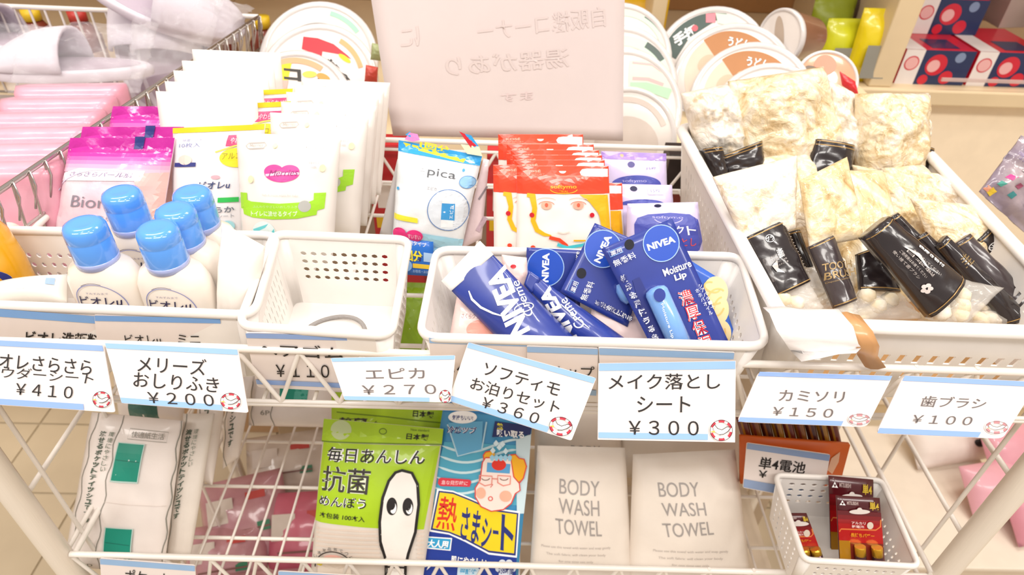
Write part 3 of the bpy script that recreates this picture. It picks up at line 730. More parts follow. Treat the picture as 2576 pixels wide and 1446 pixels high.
qt(s, q0, 'ビオレu', .38, .4, .72, .455, M('#3c4a78', .5), bold=.02, shear=.15); s.ell(quadpt(q0, .56, .37), 11, 5, M('#f0b3bd', .4))
qp(s, q0, .6, .52, .82, .555, M('#2fbd52', .4)); qt(s, q0, 'やわらか', .34, .585, .78, .63, M('#6d7480', .5), bold=.02); qt(s, q0, 'ウェットシート', .36, .64, .78, .67, M('#8d949e', .5))
qp(s, q0, .78, .8, 1, .85, M('#1696c8', .4)); s.ell(quadpt(q0, .72, .73), 16, 14, M('#a8e0ea', .4))
s.flush(); bu = s.root
dup(bu, shift((550, 317), (622, 260), 1.07), 'second yellow-striped wet sheet pack, behind the front one')
dup(bu, shift((550, 317), (628, 232), 1.07)+V((0, .004, 0)), 'rearmost yellow-striped wet sheet pack, against the plain white packs')
# ---- plain white packs
wp = None
WP = M('#fdfaf5', .5, var=.02, k=.94)
for k, (px, py, lab) in enumerate([(470, 262, 'front of the row, behind the magenta packs'), (492, 235, 'second of the row'), (512, 205, 'third of the row, middle'), (532, 178, 'fourth of the row'), (556, 147, 'rearmost, beside the bowl noodles')]):
    if wp is None:
        p = UZ(px, py, 1.09); base = V((p.x, p.y, .952))
        wp = thing('white_pack', 'plain white paper pack, '+lab, 'pack', base, 'plain white packs')
        s = Surf.free(base, (1, -.03, 0), (0, .32, 1), wp); s.q = [(-.05, .138), (.05, .138), (.05, 0), (-.05, 0)]; s.quad = True
        s.body('pouch', WP, puff(.012, .03, cr=.0012, seed=5), backf(.008), 14, 14)
    else: dup(wp, UZ(px, py, 1.09)-UZ(470, 262, 1.09), 'plain white paper pack, '+lab)
# ---- wipes with green band (six in a row)
q0 = [(596, 333), (858, 346), (836, 668), (612, 660)]
s = pk('baby_wipes_pack', 'front baby wipes pack with bright green band and pink lips-shaped emblem', 'wipes pack', q0, .51, 24, group='baby wipes packs')
s.body('pouch', M('#f7f0ea', .35, coat=.4, var=.02, k=.9), puff(.016, .04, cr=.0012, seed=11), backf(.012), 20, 24)
GRN = M('#a6e02f', .4); HP = M('#ea4a9f', .4)
s.ell((722, 432), 43, 22, HP, 'emblem', a0=5, a1=175); s.ell((702, 428), 24, 17, HP, 'emblem', a0=150, a1=345); s.ell((741, 428), 24, 16, HP, 'emblem', a0=180, a1=380)
s.line([(682, 437), (720, 433), (764, 433)], 6, M('#f7d0e4', .4)); s.text('Merries', (690, 425), (762, 422), (690, 440), M('#a02a78', .4), shear=.3, name='emblem_lettering')
s.poly([(612, 481), (634, 481), (634, 498), (646, 502), (720, 506), (790, 502), (800, 498), (800, 481), (828, 481), (824, 520), (808, 524), (806, 535), (760, 543), (700, 545), (650, 541), (624, 534), (622, 522), (614, 520)], GRN, 'green_band')
s.text('トイレに流せるタイプ', (645, 524), (762, 524), (645, 538), M('#e8f8d8', .4), bold=.02); s.text('ふんわりやさしいおしりふき', (650, 511), (762, 511), (650, 517), M('#d4f0a8', .4))
s.ell((779, 513), 15, 14, M('#c9c9c4', .35, metal=.3), 'silver_dot')
s.ell((677, 578), 30, 28, M('#e9f7f8', .4)); s.poly([(650, 570), (690, 556), (682, 566), (652, 580)], M('#6fd6de', .4)); s.poly([(686, 590), (704, 568), (706, 582), (694, 598)], M('#6fd6de', .4)); s.text('Pure', (680, 592), (702, 590), (680, 602), M('#7a8296', .5))
s.text('純水99%', (665, 603), (700, 603), (665, 610), M('#a0a6b0', .5))
GRY = M('#b3aca6', .5)
s.line([(632, 359), (672, 357), (678, 364), (672, 371), (632, 373), (626, 366)], 2.2, GRY, 'tab_mark', closed=True); s.text('Merries', (636, 361), (670, 359), (636, 369), GRY)
s.text('THE MOISTY', (775, 367), (828, 369), (775, 373), M('#d5cfca', .5)); s.text('厚手タイプ', (786, 401), (812, 402), (786, 410), M('#b9b9c4', .5)); s.text('54枚', (792, 414), (806, 414), (792, 420), M('#b9b9c4', .5))
s.text('Soft & moist wipes for baby', (676, 482), (765, 484), (676, 488), M('#cfc6c0', .5)); s.ell((700, 365), 6, 6, M('#f1f2b8', .4))
for (x, y) in ((645, 447), (640, 610), (820, 420)): s.ell((x, y), 7, 9, M('#f3efbc', .4))
s.flush(); mw = s.root
prev = (651, 365)
for k, (p2, lab) in enumerate([((734, 312), 'second of the row'), ((760, 284), 'third of the row'), ((772, 258), 'fourth of the row'), ((790, 240), 'fifth of the row'), ((808, 222), 'rearmost, in front of the bowl noodles')]):
    dup(mw, shift(prev, p2, 1.075), 'white baby wipes pack showing only its top edge, '+lab)

# ---- epica pack and neighbours
q0 = [(1004, 352), (1213, 392), (1158, 640), (986, 625)]
s = pk('travel_tissue_pack', 'white and light blue sheet pack with torn blue-and-yellow top', 'wipes pack', q0, .515, 24)
s.body('pouch', M('#eef2f6', .18, coat=.9, bump=.4), puff(.016, .08, cr=.0022, seed=15), backf(.01), 18, 22)
CY = M('#2ea4e6', .3, coat=.4); YE = M('#f2e33a', .35); MG = M('#e6307e', .35)
qp(s, q0, 0, 0, 1, .1, CY, 'torn_strip'); s.poly([quadpt(q0, .06, .012), quadpt(q0, .82, .055), quadpt(q0, .80, .095), quadpt(q0, .05, .05)], YE)
qt(s, q0, '1回分', .25, -.03, .62, .035, YE, bold=.04)
s.poly([quadpt(q0, 0, .84), quadpt(q0, .3, .8), quadpt(q0, 1, .84), quadpt(q0, 1, .99), quadpt(q0, 0, .99)], M('#a5d9ef', .25, coat=.6))
qt(s, q0, 'e', .3, .2, .365, .265, M('#d2d4d8', .4)); qt(s, q0, 'pica', .4, .19, .74, .28, M('#55585e', .4))
qt(s, q0, 'エピカ', .42, .36, .54, .39, M('#a8a8b0', .4))
s.ell((1131, 523), 50, 51, M('#dfe6ee', .2, coat=.7), 'picture_circle'); s.ring((1131, 523), 50, 51, 2, M('#5f84bb', .4))
s.poly([(1118, 488), (1146, 488), (1142, 566), (1112, 566)], M('#eef1f4', .3)); s.poly([(1116, 505), (1148, 507), (1146, 549), (1113, 546)], M('#3f9ad8', .3)); s.text('エピカ', (1133, 545), (1136, 512), (1141, 545), INKW)
s.ell((1178, 455), 20, 15, M('#93c4ea', .3)); s.ring((1178, 455), 20, 15, 1.5, M('#5f94cc', .4)); s.ell((1168, 426), 3.5, 4, CY); s.ell((1004, 471), 3.5, 4, CY)
s.poly([(994, 532), (1056, 543), (1056, 555), (994, 546)], YE); s.ell((1008, 582), 18, 15, MG); s.ell((1046, 588), 22, 16, MG); s.text('すいすい', (1030, 582), (1062, 585), (1030, 595), M('#f6bcd2', .4), bold=.02)
for pts, m in (([(1020, 350), (1032, 333), (1052, 337), (1058, 352), (1040, 356)], M('#e88fd0', .3)), ([(1156, 330), (1170, 336), (1200, 366), (1186, 372)], RDI), ([(1170, 336), (1186, 340), (1208, 372), (1198, 380), (1190, 362)], CY), ([(1160, 362), (1206, 368), (1214, 392), (1176, 386)], M('#f3f0c8', .3)), ([(1022, 338), (1034, 330), (1036, 346)], CY)):
    s.poly(pts, m, 'torn_flap', eps=.004)
s.flush()
q0 = [(1012, 592), (1090, 606), (1086, 694), (1018, 690)]
s = pk('blue_box', 'blue carton with yellow lettering standing below the torn-top pack', 'box', q0, .50, 22)
s.body('carton', M('#1f6fd0', .35, coat=.3), flatf(.001), flatf(-.02), 4, 4)
qt(s, q0, '泡タイプ', .2, .08, .78, .2, INKW); qt(s, q0, '1回分', -.1, .33, .66, .62, YE, bold=.04, halo=NBD, hb=.03); qp(s, q0, .7, .35, 1, .6, M('#a9c9ee', .4))
qp(s, q0, .32, .68, 1, .8, M('#f2cc3a', .4)); s.ell(quadpt(q0, .1, .76), 14, 14, M('#8db8ea', .4)); qt(s, q0, 'お徳用・お試し', .32, .84, .98, .92, M('#a9c9ee', .4))
s.flush()
def edge_pack(name, label, q, Y, mat, lean=24, yaw=0, th=.004, deco=None):
    s = pk(name, label, 'pack', q, Y, lean, yaw); s.body('pouch', mat, puff(th, .03), backf(th), 8, 12)
    if deco: deco(s, q); s.flush()
edge_pack('grey_sleeve', 'pale grey card sleeve standing left of the torn-top pack', [(1000, 400), (1008, 402), (992, 610), (955, 590)], .535, M('#b8b1ae', .5))
edge_pack('clear_sleeve', 'pinkish see-through sleeve turned edge-on, right of the torn-top pack', [(1216, 398), (1231, 402), (1212, 600), (1160, 625)], .53, M('#e6cfd2', .3, coat=.6, bump=.5), deco=lambda s, q: (s.line([(1205, 500), (1226, 468)], 5, M('#8d7f86', .5)), s.line([(1202, 580), (1222, 545)], 12, M('#c3a9b4', .5))))

# ---- red overnight sets
q0 = [(1300, 417), (1530, 417), (1540, 660), (1300, 660)]
KR = M('#f24a26', .28, coat=.5, h2='#ee4220')
s = pk('overnight_set_pack', 'front red overnight set pack printed with a blonde face', 'cosmetic pack', q0, .505, 24, group='red overnight set packs')
s.body('pouch', M('#fdf6f0', .3, coat=.5), puff(.009, .03, cr=.001, seed=21), backf(.006), 18, 22)
qp(s, q0, 0, 0, 1, .28, KR, 'red_header'); s.line([quadpt(q0, 0, .1), quadpt(q0, 1, .1)], 1.6, M('#f88a70', .4))
qt(s, q0, 'KOSÉ', .09, .035, .26, .065, M('#f9a58e', .4), bold=.03); qt(s, q0, 'COSMEPORT', .05, .075, .3, .09, M('#f9a58e', .4))
s.poly([(1457, 432), (1463, 425), (1476, 423), (1528, 424), (1528, 444), (1470, 442), (1460, 439)], M('#fdf3ee', .4), 'hang_slot'); s.ell((1414, 429), 9, 6, M('#fbd9cf', .4), a0=0, a1=180)
s.text('softymo', (1383, 462), (1448, 462), (1383, 474), M('#f8b62a', .4), bold=.02); s.ring((1416, 472), 34, 12, 2, M('#f8b62a', .4), a0=10, a1=170); s.text('TRIAL', (1404, 476), (1428, 476), (1404, 482), M('#f8b62a', .4))
HA = M('#f9b915', .4); SK = M('#f9b49c', .4)
s.poly([(1455, 486), (1527, 488), (1533, 560), (1536, 600), (1520, 570), (1500, 530), (1480, 505)], HA, 'printed_hair'); s.poly([(1500, 520), (1522, 560), (1532, 640), (1508, 640), (1516, 590)], HA, 'printed_hair')
s.line([(1338, 488), (1344, 520), (1340, 552), (1350, 575), (1368, 585), (1385, 588)], [16, 12, 12, 12, 9, 3], HA, 'printed_hair')
s.line([(1325, 488), (1345, 490)], 10, HA)
for ex_ in (1373, 1452):
    s.ell((ex_, 513), 13, 10, SK, 'printed_eye'); s.ring((ex_, 512), 19, 9, 2, M('#f0937c', .4), a0=190, a1=350); s.ring((ex_, 502), 24, 8, 1.5, M('#e9b8a8', .4), a0=200, a1=340); s.ell((ex_, 512), 4, 5, M('#e0684c', .4))
s.ell((1337, 537), 6, 6, RDI); s.ell((1486, 537), 6, 6, RDI); s.line([(1400, 578), (1415, 582), (1430, 578)], 3, M('#f9ddd0', .4))
s.line([(1380, 592), (1405, 598), (1422, 612), (1428, 625)], 9, KR); s.line([(1400, 610), (1425, 618), (1460, 612), (1485, 606)], 8, M('#46c8d8', .4)); s.line([(1440, 600), (1470, 600)], 4, HA); s.ell((1340, 618), 6, 5, KR)
s.flush(); kp = s.root
for p2, dz, lab in (((1407, 403), 0, 'second pack from the front'), ((1402, 391), 0, 'third pack from the front'), ((1396, 379), 0, 'fourth pack from the front'), ((1385, 365), 0, 'fifth pack from the front'), ((1362, 341), 0, 'rearmost of the row')):
    dup(kp, shift((1415, 417), p2, 1.05), 'red overnight set pack, only its top edge showing, '+lab)
dup(kp, V((-.0215, .008, -.004)), 'red overnight set pack peeping out left of the front one'); dup(kp, V((.016, .007, -.021)), 'red overnight set pack sitting lower, peeping out right of the front one')

# ---- lavender make-up remover packs
q0 = [(1578, 512), (1755, 508), (1772, 665), (1574, 665)]
LAV = M('#d9cdf0', .28, coat=.6); LAVD = M('#a98ad6', .3, coat=.4); BV = M('#4a52ad', .35)
s = pk('remover_sheet_pack', 'front lavender make-up remover pack with a dark blue rounded label', 'wipes pack', q0, .50, 24, group='lavender make-up remover packs')
s.body('pouch', LAV, puff(.012, .08, cr=.0012, seed=31), backf(.008), 14, 16)
s.ell((1654, 517), 9, 4, M('#26264a', .6), 'hang_hole'); s.poly([(1592, 560), (1600, 545), (1625, 536), (1680, 532), (1730, 536), (1752, 550), (1760, 580), (1765, 605), (1755, 625), (1740, 632), (1600, 632), (1592, 610)], BV, 'label_shape')
s.text('softymo', (1635, 538), (1712, 540), (1635, 546), M('#b9b3e2', .4)); s.ring((1675, 543), 36, 14, 2, M('#b9b3e2', .4), a0=15, a1=165)
s.text('メイク', (1622, 566), (1712, 562), (1622, 588), INKW, bold=.01); s.text('ト', (1718, 564), (1742, 562), (1722, 586), INKW, bold=.01); s.text('おとし', (1680, 592), (1745, 594), (1680, 612), M('#d8505a', .4), bold=.01)
s.flush(); lp = s.root
q0 = [(1512, 380), (1675, 386), (1680, 560), (1512, 560)]
s = pk('remover_sheet_pack', 'rearmost lavender remover pack with purple header behind the red packs', 'wipes pack', q0, .59, 24, group='lavender make-up remover packs')
s.body('pouch', LAV, puff(.012, .06, cr=.0012, seed=33), backf(.008), 14, 16)
qp(s, q0, 0, 0, 1, .1, LAVD, 'header'); s.ell((1584, 412), 9, 7, M('#5a5490', .5)); s.ell((1563, 391), 5, 4, M('#d9c08f', .4)); s.ell((1596, 462), 62, 24, BV, 'label_shape', a0=180, a1=360); s.text('softymo', (1560, 448), (1620, 448), (1560, 457), M('#b9b3e2', .4)); s.text('15枚', (1622, 418), (1646, 418), (1622, 425), M('#8a84b6', .4))
s.flush()
q0 = [(1530, 462), (1690, 465), (1698, 600), (1530, 600)]
s = pk('remover_sheet_pack', 'middle lavender remover pack between the other two', 'wipes pack', q0, .535, 24, group='lavender make-up remover packs')
s.body('pouch', LAV, puff(.010, .05, cr=.0012, seed=35), backf(.008), 14, 16)
s.ell((1592, 473), 9, 6, M('#26264a', .6), 'hang_hole'); s.ell((1612, 512), 56, 14, BV, 'label_shape', a0=180, a1=360); qp(s, q0, .6, .07, .84, .17, M('#eeeafa', .3)); s.text('15枚', (1634, 474), (1658, 474), (1634, 482), M('#8a84b6', .4))
s.flush()

# ---- paper sheet hung behind the rail
q0 = [(925, -60), (1572, -60), (1568, 357), (990, 338)]
s = pk('paper_notice', 'large blank-looking white paper notice seen from its back, print showing through', 'notice', q0, .735, 6)
s.body('sheet', M('#f2e4e2', .7, var=.015, k=.93), lambda a, b: .0008+.004*math.sin(a*3+b*2), lambda a, b: .0003+.004*math.sin(a*3+b*2), 16, 12)
GH = M('#eedfdc', .7, var=.01, k=.93); GH2 = M('#f1dedd', .7, var=.01, k=.93)
s.text('自販機コーナー', (1520, 14), (1200, 52), (1524, 66), GH, bold=.01); s.text('に', (1056, 62), (1010, 68), (1056, 112), GH, bold=.01)
s.text('湯器があり', (1430, 118), (1120, 140), (1434, 168), GH, bold=.01); s.text('ます', (1340, 228), (1260, 234), (1340, 250), GH2, bold=.01)
s.flush()

# ---- bowl noodles
def bowl(label, px, py, Y, rpx, ax, deco, depth=.05, body=M('#f3ebe4', .25, coat=.5), lid=M('#f4ece6', .3, coat=.6), name='noodle_bowl', clear=False, grp='bowl noodles behind the stand', ring_m=M('#f5f0ee', .15, coat=.8, alpha=.8)):
    c = UY(px, py, Y); D = (c-CAM).dot(_F); r = rpx*D/FPX; n = V(ax).normalized()
    t = thing(name, label, 'bowl', c-n*depth, grp)
    loft('bowl_body', c-n*depth, [(0, r*.66, r*.66), (.004, r*.7, r*.7), (depth*.9, r*.95, r*.95), (depth, r*.97, r*.97)], body, t, 40, axis=n)
    ex = n.cross(V((0, 0, 1))).normalized()*-1; s = Surf.free(c, ex, n.cross(ex) if 1 else 0, t)
    loft('rim', c, [(-.006, r*.96, r*.96), (-.005, r, r), (.0, r*1.0, r*1.0), (.0025, r*.97, r*.97), (.0028, r*.9, r*.9), (.0006, r*.88, r*.88)], ring_m, t, 48, axis=n, cap=False)
    loft('lid', c, [(-.001, r*.95, r*.95), (.001, r*.88, r*.88), (.0012, r*.3, r*.3), (.0012, 0.0001, 0.0001)], lid, t, 48, axis=n, cap=False)
    s.mx = 60; s.h = lambda u, v: .0012
    # clip decals to the lid circle
    base_add = s._add
    def add(tr, mat, name, eps=None):
        ctr = (px, py); 
        def cl(p):
            u, v = s.uv(*p); d = math.hypot(u, v)
            return d
        if eps is None: s.k += 1; eps = .0003+.0001*s.k
        s.nk = getattr(s, 'nk', 0)+1; key = (name, s.nk); vs, fs, _ = s.acc.setdefault(key, ([], [], mat))
        for tt in subdiv(tr, 10):
            b = len(vs)
            for p in tt:
                u, v = s.uv(*p); d = math.hypot(u, v); k = min(1, r*.87/d) if d > 0 else 1
                vs.append(s.P(u*k, v*k, .0012+eps))
            fs.append((b, b+1, b+2))
    s._add = add
    if deco: deco(s)
    s.flush(); return t
DG = M('#50605a', .4); MINT = M('#cfe9d3', .4); ORL = M('#f6a24a', .4); YLB = M('#f8e01c', .35); CH = M('#3a3634', .5)
AX = (-.05, -.72, .62)
bowl('top left bowl noodle with pale green edge stripe', 800, 152, .95, 152, AX, lambda s: (s.ring((800, 152), 122, 122, 12, M('#a9e3c2', .4), a0=285, a1=325), s.ell((890, 118), 20, 30, ORL, rot=-30), s.ring((800, 160), 100, 100, 4, M('#9c9896', .4), a0=200, a1=330)))
def d_red(s):
    s.poly([(764, 93), (800, 97), (840, 112), (875, 140), (885, 150), (858, 138), (812, 130), (810, 143), (760, 124)], M('#e23440', .35))
    s.text('博多', (830, 145), (888, 205), (818, 160), CH, bold=.03); s.ring((800, 200), 112, 112, 12, M('#f6b27a', .4), a0=300, a1=345); s.ell((868, 148), 18, 6, YLB, rot=35)
bowl('middle bowl noodle with red banner and black kanji on its lid', 800, 208, .885, 152, AX, d_red)
def d_yel(s):
    s.poly([(672, 158), (735, 158), (725, 205), (722, 225), (661, 220)], YLB); s.ring((740, 275), 122, 122, 14, M('#f7b287', .4), a0=238, a1=305)
    s.text('コ', (714, 172), (758, 176), (716, 202), CH, bold=.04); s.text('ーン', (762, 192), (830, 200), (762, 212), CH, bold=.04); s.ell((780, 188), 18, 8, M('#f9ea5a', .4)); s.ell((815, 196), 18, 9, ORL, rot=25); s.poly([(686, 203), (727, 203), (722, 226), (682, 224)], M('#f8b3a6', .4))
bowl('front left bowl noodle with yellow square and katakana on its lid', 742, 272, .80, 148, AX, d_yel)
# small wrapped things between the bowls and the notice
for k, (px, py, Y, m, lab) in enumerate([(950, 130, .86, M('#a3ab78', .4), 'green'), (935, 185, .82, M('#c94a3a', .4), 'red')]):
    q = [(px-14, py-22), (px+16, py-16), (px+14, py+24), (px-18, py+20)]
    sachet('seasoning_sachet', 'small %s seasoning sachet between the left bowl noodles and the paper notice' % lab, 'sachet', q, Y, 20, m, None, th=.006)
# right-hand group, behind the notice edge
def d_gr(s, cx, cy):
    s.ring((cx, cy), 112, 112, 26, MINT, a0=270, a1=350); s.ring((cx, cy), 118, 118, 16, DG, a0=300, a1=328)
bowl('green-labelled bowl noodle, top one right of the paper notice', 1565, 140, .97, 130, (.1, -.8, .55), lambda s: d_gr(s, 1565, 140))
bowl('green-labelled bowl noodle, second one right of the paper notice', 1565, 212, .92, 145, (.1, -.8, .55), lambda s: d_gr(s, 1565, 215))
def d_gp(s):
    s.poly([(1582, 152), (1625, 150), (1680, 180), (1700, 230), (1580, 222)], MINT); s.line([(1590, 198), (1630, 200), (1668, 214)], 9, M('#f3b6b4', .4)); s.poly([(1585, 208), (1625, 208), (1690, 225), (1680, 250), (1640, 235), (1585, 228)], M('#b5dfb9', .4)); s.line([(1590, 158), (1640, 163), (1676, 190)], 5, M('#f0b8b8', .4))
bowl('third bowl noodle right of the notice, pale green lid with pink stripe', 1570, 275, .87, 152, (.1, -.8, .55), d_gp)
def d_wh(s): s.ring((1575, 350), 100, 100, 14, M('#e3d6cc', .4), a0=200, a1=340); s.ell((1575, 362), 80, 70, M('#ddd0c6', .45))
bowl('plain white bowl resting on the back rail right of the notice', 1578, 350, .80, 128, (.05, -.85, .45), d_wh, depth=.04, name='white_bowl')
TAN = M('#c08452', .35, coat=.4); TAN2 = M('#e6d4bf', .35, coat=.4)
AXR = (-.32, -.68, .62)
def d_dk(s):
    s.poly([(1668, 130), (1700, 60), (1760, 30), (1830, 35), (1790, 60), (1735, 95), (1700, 150)], DG); s.text('手打', (1690, 92), (1745, 60), (1702, 120), INKW, bold=.04); s.poly([(1776, 36), (1800, 34), (1800, 58), (1776, 58)], M('#f08c98', .4)); s.poly([(1800, 34), (1850, 40), (1862, 70), (1806, 60)], M('#dcecd8', .4)); s.ell((1748, 72), 8, 8, M('#e06a74', .4))
bowl('dark green-lidded bowl noodle at the top of the right group', 1785, 150, 1.0, 138, AXR, d_dk)
def d_b1(s, cx, cy):
    s.ring((cx, cy), 94, 94, 44, TAN2, a0=160, a1=236); s.ring((cx, cy), 96, 96, 50, TAN, a0=235, a1=325); s.ell((cx-10, cy-60), 22, 12, M('#efc39a', .4)); s.ell((cx-60, cy-40), 26, 18, M('#d9bfa4', .4), rot=-40); s.text('うどん', (cx-5, cy-108), (cx+50, cy-98), (cx-8, cy-84), INKW, bold=.03, halo=M('#6b5a50', .5), hb=.03)
bowl('tan-lidded bowl noodle, second of the right group', 1838, 200, .95, 146, AXR, lambda s: d_b1(s, 1838, 200))
bowl('tan-lidded bowl noodle, third of the right group', 1885, 250, .90, 148, AXR, lambda s: d_b1(s, 1885, 250))
bowl('pale-lidded bowl noodle, front of the right group behind the sponge packs', 1930, 295, .85, 140, AXR, None)
BRC = M('#b59a86', .2, coat=.7)
def d_cup(s): s.ell((1962, 92), 12, 52, M('#c9b6a4', .3))
bowl('brown-tinted cup lying on its side above the right group', 1962, 95, .98, 70, (-.86, -.48, .12), d_cup, depth=.07, body=M('#8a5f47', .3, coat=.5), name='noodle_cup', grp=None)
def d_or(s): s.ell((2075, 165), 28, 26, M('#f08a6a', .3)); s.ell((2050, 185), 30, 14, M('#7d6a58', .4), rot=30)
bowl('orange dome-lidded cup with red mark beside the sponge packs', 2080, 200, .90, 78, (-.1, -.7, .7), d_or, depth=.05, body=M('#8f5a35', .35, coat=.4), lid=M('#d9a684', .25, coat=.6), name='noodle_cup', grp=None)
q = [(2112, 180), (2150, 205), (2160, 245), (2118, 215)]
sachet('red_sachet', 'small red sachet leaning on the orange dome-lidded cup', 'sachet', q, .84, 30, M('#e2313a', .35, coat=.4), None, th=.005)
# red snack cartons and dark boxes seen through the back grid
for k, (x0, x1, z1, m, lab) in enumerate([(-.165, -.105, .985, M('#c8252c', .4), 'red carton left of the notice, seen through the back grid'), (-.02, .03, .98, M('#d0383a', .4), 'red carton behind the overnight packs, seen through the back grid'),
                                          (.20, .29, .985, M('#2a1c1a', .5), 'black carton seen through the back grid beside the large basket')]):
    t = thing('snack_carton', lab, 'box', ((x0+x1)/2, .735, .0), 'cartons behind the back grid')
    boxo('carton', (x0, .724, .66), (x1-x0, 0, 0), (0, .035, 0), (0, 0, z1-.66), m, t, .001)
    boxo('printed_panel', (x0+.008, .7232, .9), (x1-x0-.016, 0, 0), (0, .001, 0), (0, 0, .035), M('#f1e6df', .4) if k < 2 else M('#8a2b22', .4), t, 0)
    boxo('printed_stripe', (x0+.004, .7232, .87), (x1-x0-.008, 0, 0), (0, .001, 0), (0, 0, .016), M('#efc01e', .4), t, 0)
    OFF  # stands on the crate below
cr_ = boxo('carton_crate', (-.2, .72, .60), (.52, 0, 0), (0, .04, 0), (0, 0, .058), M('#d8c6b0', .6), None, .002); tag(cr_, 'low pale crate carrying the cartons behind the back grid', 'crate')

# ---- slippers in clear bags and pink packs, in the chrome basket
SLP = M('#ece4ee', .5, bump=.2, var=.05, k=.88); SLS = M('#cdbccb', .55, bump=.2, k=.85)
def slipper(label, px, py, z, head, tilt=0, roll=0, L=.25):
    c = UZ(px, py, z); t = thing('slipper', label, 'slipper', (0, 0, 0), 'bagged white slippers')
    def outline(k): 
        pts = []
        for i in range(36):
            a = 2*PI*i/36; x = math.cos(a)*L/2; wd = .044*(1+.16*math.cos(a)); pts.append((x*k+0, math.sin(a)*wd*k))
        return pts
    vs = []; 
    for z_, k in ((0, .95), (.003, 1), (.012, 1), (.015, .96), (.0155, .9)): vs += [(x, y, z_) for x, y in outline(k)]
    fs = [(i*36+j, i*36+(j+1) % 36, (i+1)*36+(j+1) % 36, (i+1)*36+j) for i in range(4) for j in range(36)]+[tuple(range(36))[::-1], tuple(range(144, 180))]
    o = mesh('sole', vs, fs, SLP, None, world=False); o.parent = t
    vs = [(x, y, .0158) for x, y in outline(.86)]; o = mesh('insole', vs+[(0, 0, .017)], [(i, (i+1) % 36, 36) for i in range(36)], SLS, None, world=False); o.parent = t
    vs = []; fs = []
    for i in range(9):
        xx = -.01+i*(L/2+.006)/8; w_ = .046*(1-(max(0, xx)/(L/2+.004))**2.6)**.5+.002; hh = .045*(1-(i/8)**2.2)+.004
        for j in range(13): a = PI*j/12; vs.append((xx, math.cos(a)*w_, .014+math.sin(a)*hh))
    for i in range(8):
        for j in range(12): fs.append((i*13+j, i*13+j+1, (i+1)*13+j+1, (i+1)*13+j))
    o = mesh('upper', vs, fs, SLP, None, world=False); o.parent = t; md = o.modifiers.new('s', 'SOLIDIFY'); md.thickness = .004
    t.location = c; t.rotation_euler = (roll, tilt, head); OFF[t.name] = c
    return t
slipper('white slipper lying sole-down across the middle of the chrome basket', 185, 190, 1.0, PI+.08, .0, .12, .21)
slipper('white slipper at the far left behind the pink packs', 10, 125, 1.0, PI-.1, .0, .1, .21)
slipper('white slipper standing on edge, left of the upright group', 375, 120, 1.0, PI/2+.1, -1.0, .1, .2)
slipper('white slipper standing on edge, middle of the upright group', 430, 130, 1.0, PI/2+.05, -1.0, .1, .2)
slipper('white slipper standing on edge, right of the upright group', 485, 115, 1.0, PI/2, -1.0, .1, .2)
slipper('grey-white slipper topmost, resting on the upright group', 425, 32, 1.06, .15, .35, .4, .2)
FILM = CLEAR(.13, '#fbf7fb', .05, .9)
for q, Y, lab in (([(60, 70), (400, 60), (350, 235), (20, 235)], .80, 'clear crinkled bag around the middle slipper'), ([(-60, 50), (170, 75), (120, 190), (-80, 200)], .90, 'clear crinkled bag around the far left slipper'),
                  ([(330, 20), (560, 0), (520, 170), (330, 200)], .86, 'clear crinkled bag around the upright slippers'), ([(360, -60), (640, 20), (560, 85), (370, 70)], .93, 'clear crinkled bag around the topmost slipper')):
    s = pk('plastic_bag', lab, 'plastic bag', q, Y, 52); s.body('film', FILM, puff(.02, .02, cr=.012, seed=q[0][0]*.1, csc=9), backf(.01), 30, 26)
PNKP = M('#f6b4c6', .35, coat=.4, var=.06, bump=.2, h2='#f2a8bc', k=.88)
pp = None
a_ = UZ(60, 420, 1.02); b_ = UZ(195, 262, 1.02)
for i, lab in enumerate(['nearest, cut by the picture edge', 'second from the front', 'third from the front', 'fourth from the front', 'fifth from the front', 'rearmost, next to the slippers']):
    p = UZ(-30, 470, 1.03).lerp(UZ(165, 262, 1.03), i/5)
    if pp is None:
        pp = thing('pink_pack', 'pink soft pack in the chrome basket, '+lab, 'pack', (p.x, p.y, .93), 'pink soft packs'); p0 = p
        s = Surf.free((p.x, p.y, .93), (1, .12, 0), (0, .25, 1), pp); s.q = [(-.06, .115), (.06, .115), (.06, 0), (-.06, 0)]; s.quad = True
        f = lambda a, b: .023*(min(1, 14*a, 14*(1-a), 12*b+.3, 12*(1-b)+.1))**.5+.002*noise.noise(V((a*4, b*4, 1)))
        s.body('pouch', PNKP, f, lambda a, b: -f(a, b), 18, 18)
    else: dup(pp, p-p0, 'pink soft pack in the chrome basket, '+lab)
# bottles in a basket far behind at the top left
for i in range(7):
    x = -.78+i*.075
    t = thing('sauce_bottle', 'brown bottle with coloured cap far behind the chrome basket, '+['first from the left', 'second from the left', 'third from the left', 'fourth from the left', 'fifth from the left', 'sixth from the left', 'rightmost'][i], 'bottle', (x, 1.13, .885), 'bottles far behind')
    cm = [M('#e8c22a', .4), M('#c23a34', .4), M('#e8c22a', .4), M('#c8a89a', .4), M('#b5302c', .4), M('#e8c22a', .4), M('#e88a7a', .4)][i]
    loft('bottle_body', (x, 1.13, .885), [(0, .026, .026), (.08, .026, .026), (.105, .012, .012)], M('#7a3426', .25, coat=.5), t, 20); loft('cap', (x, 1.13, .885), [(.105, .014, .014), (.122, .014, .014)], cm, t, 16)
    loft('label_band', (x, 1.13, .885), [(.02, .0265, .0265), (.06, .0265, .0265)], M('#d9b9a8', .4), t, 20, cap=False)
bs = boxo('bottle_stand', (-.83, 1.085, 0), (.56, 0, 0), (0, .09, 0), (0, 0, .885), M('#c7a27c', .6), None, .002); tag(bs, 'narrow wooden stand carrying the far bottles', 'stand')
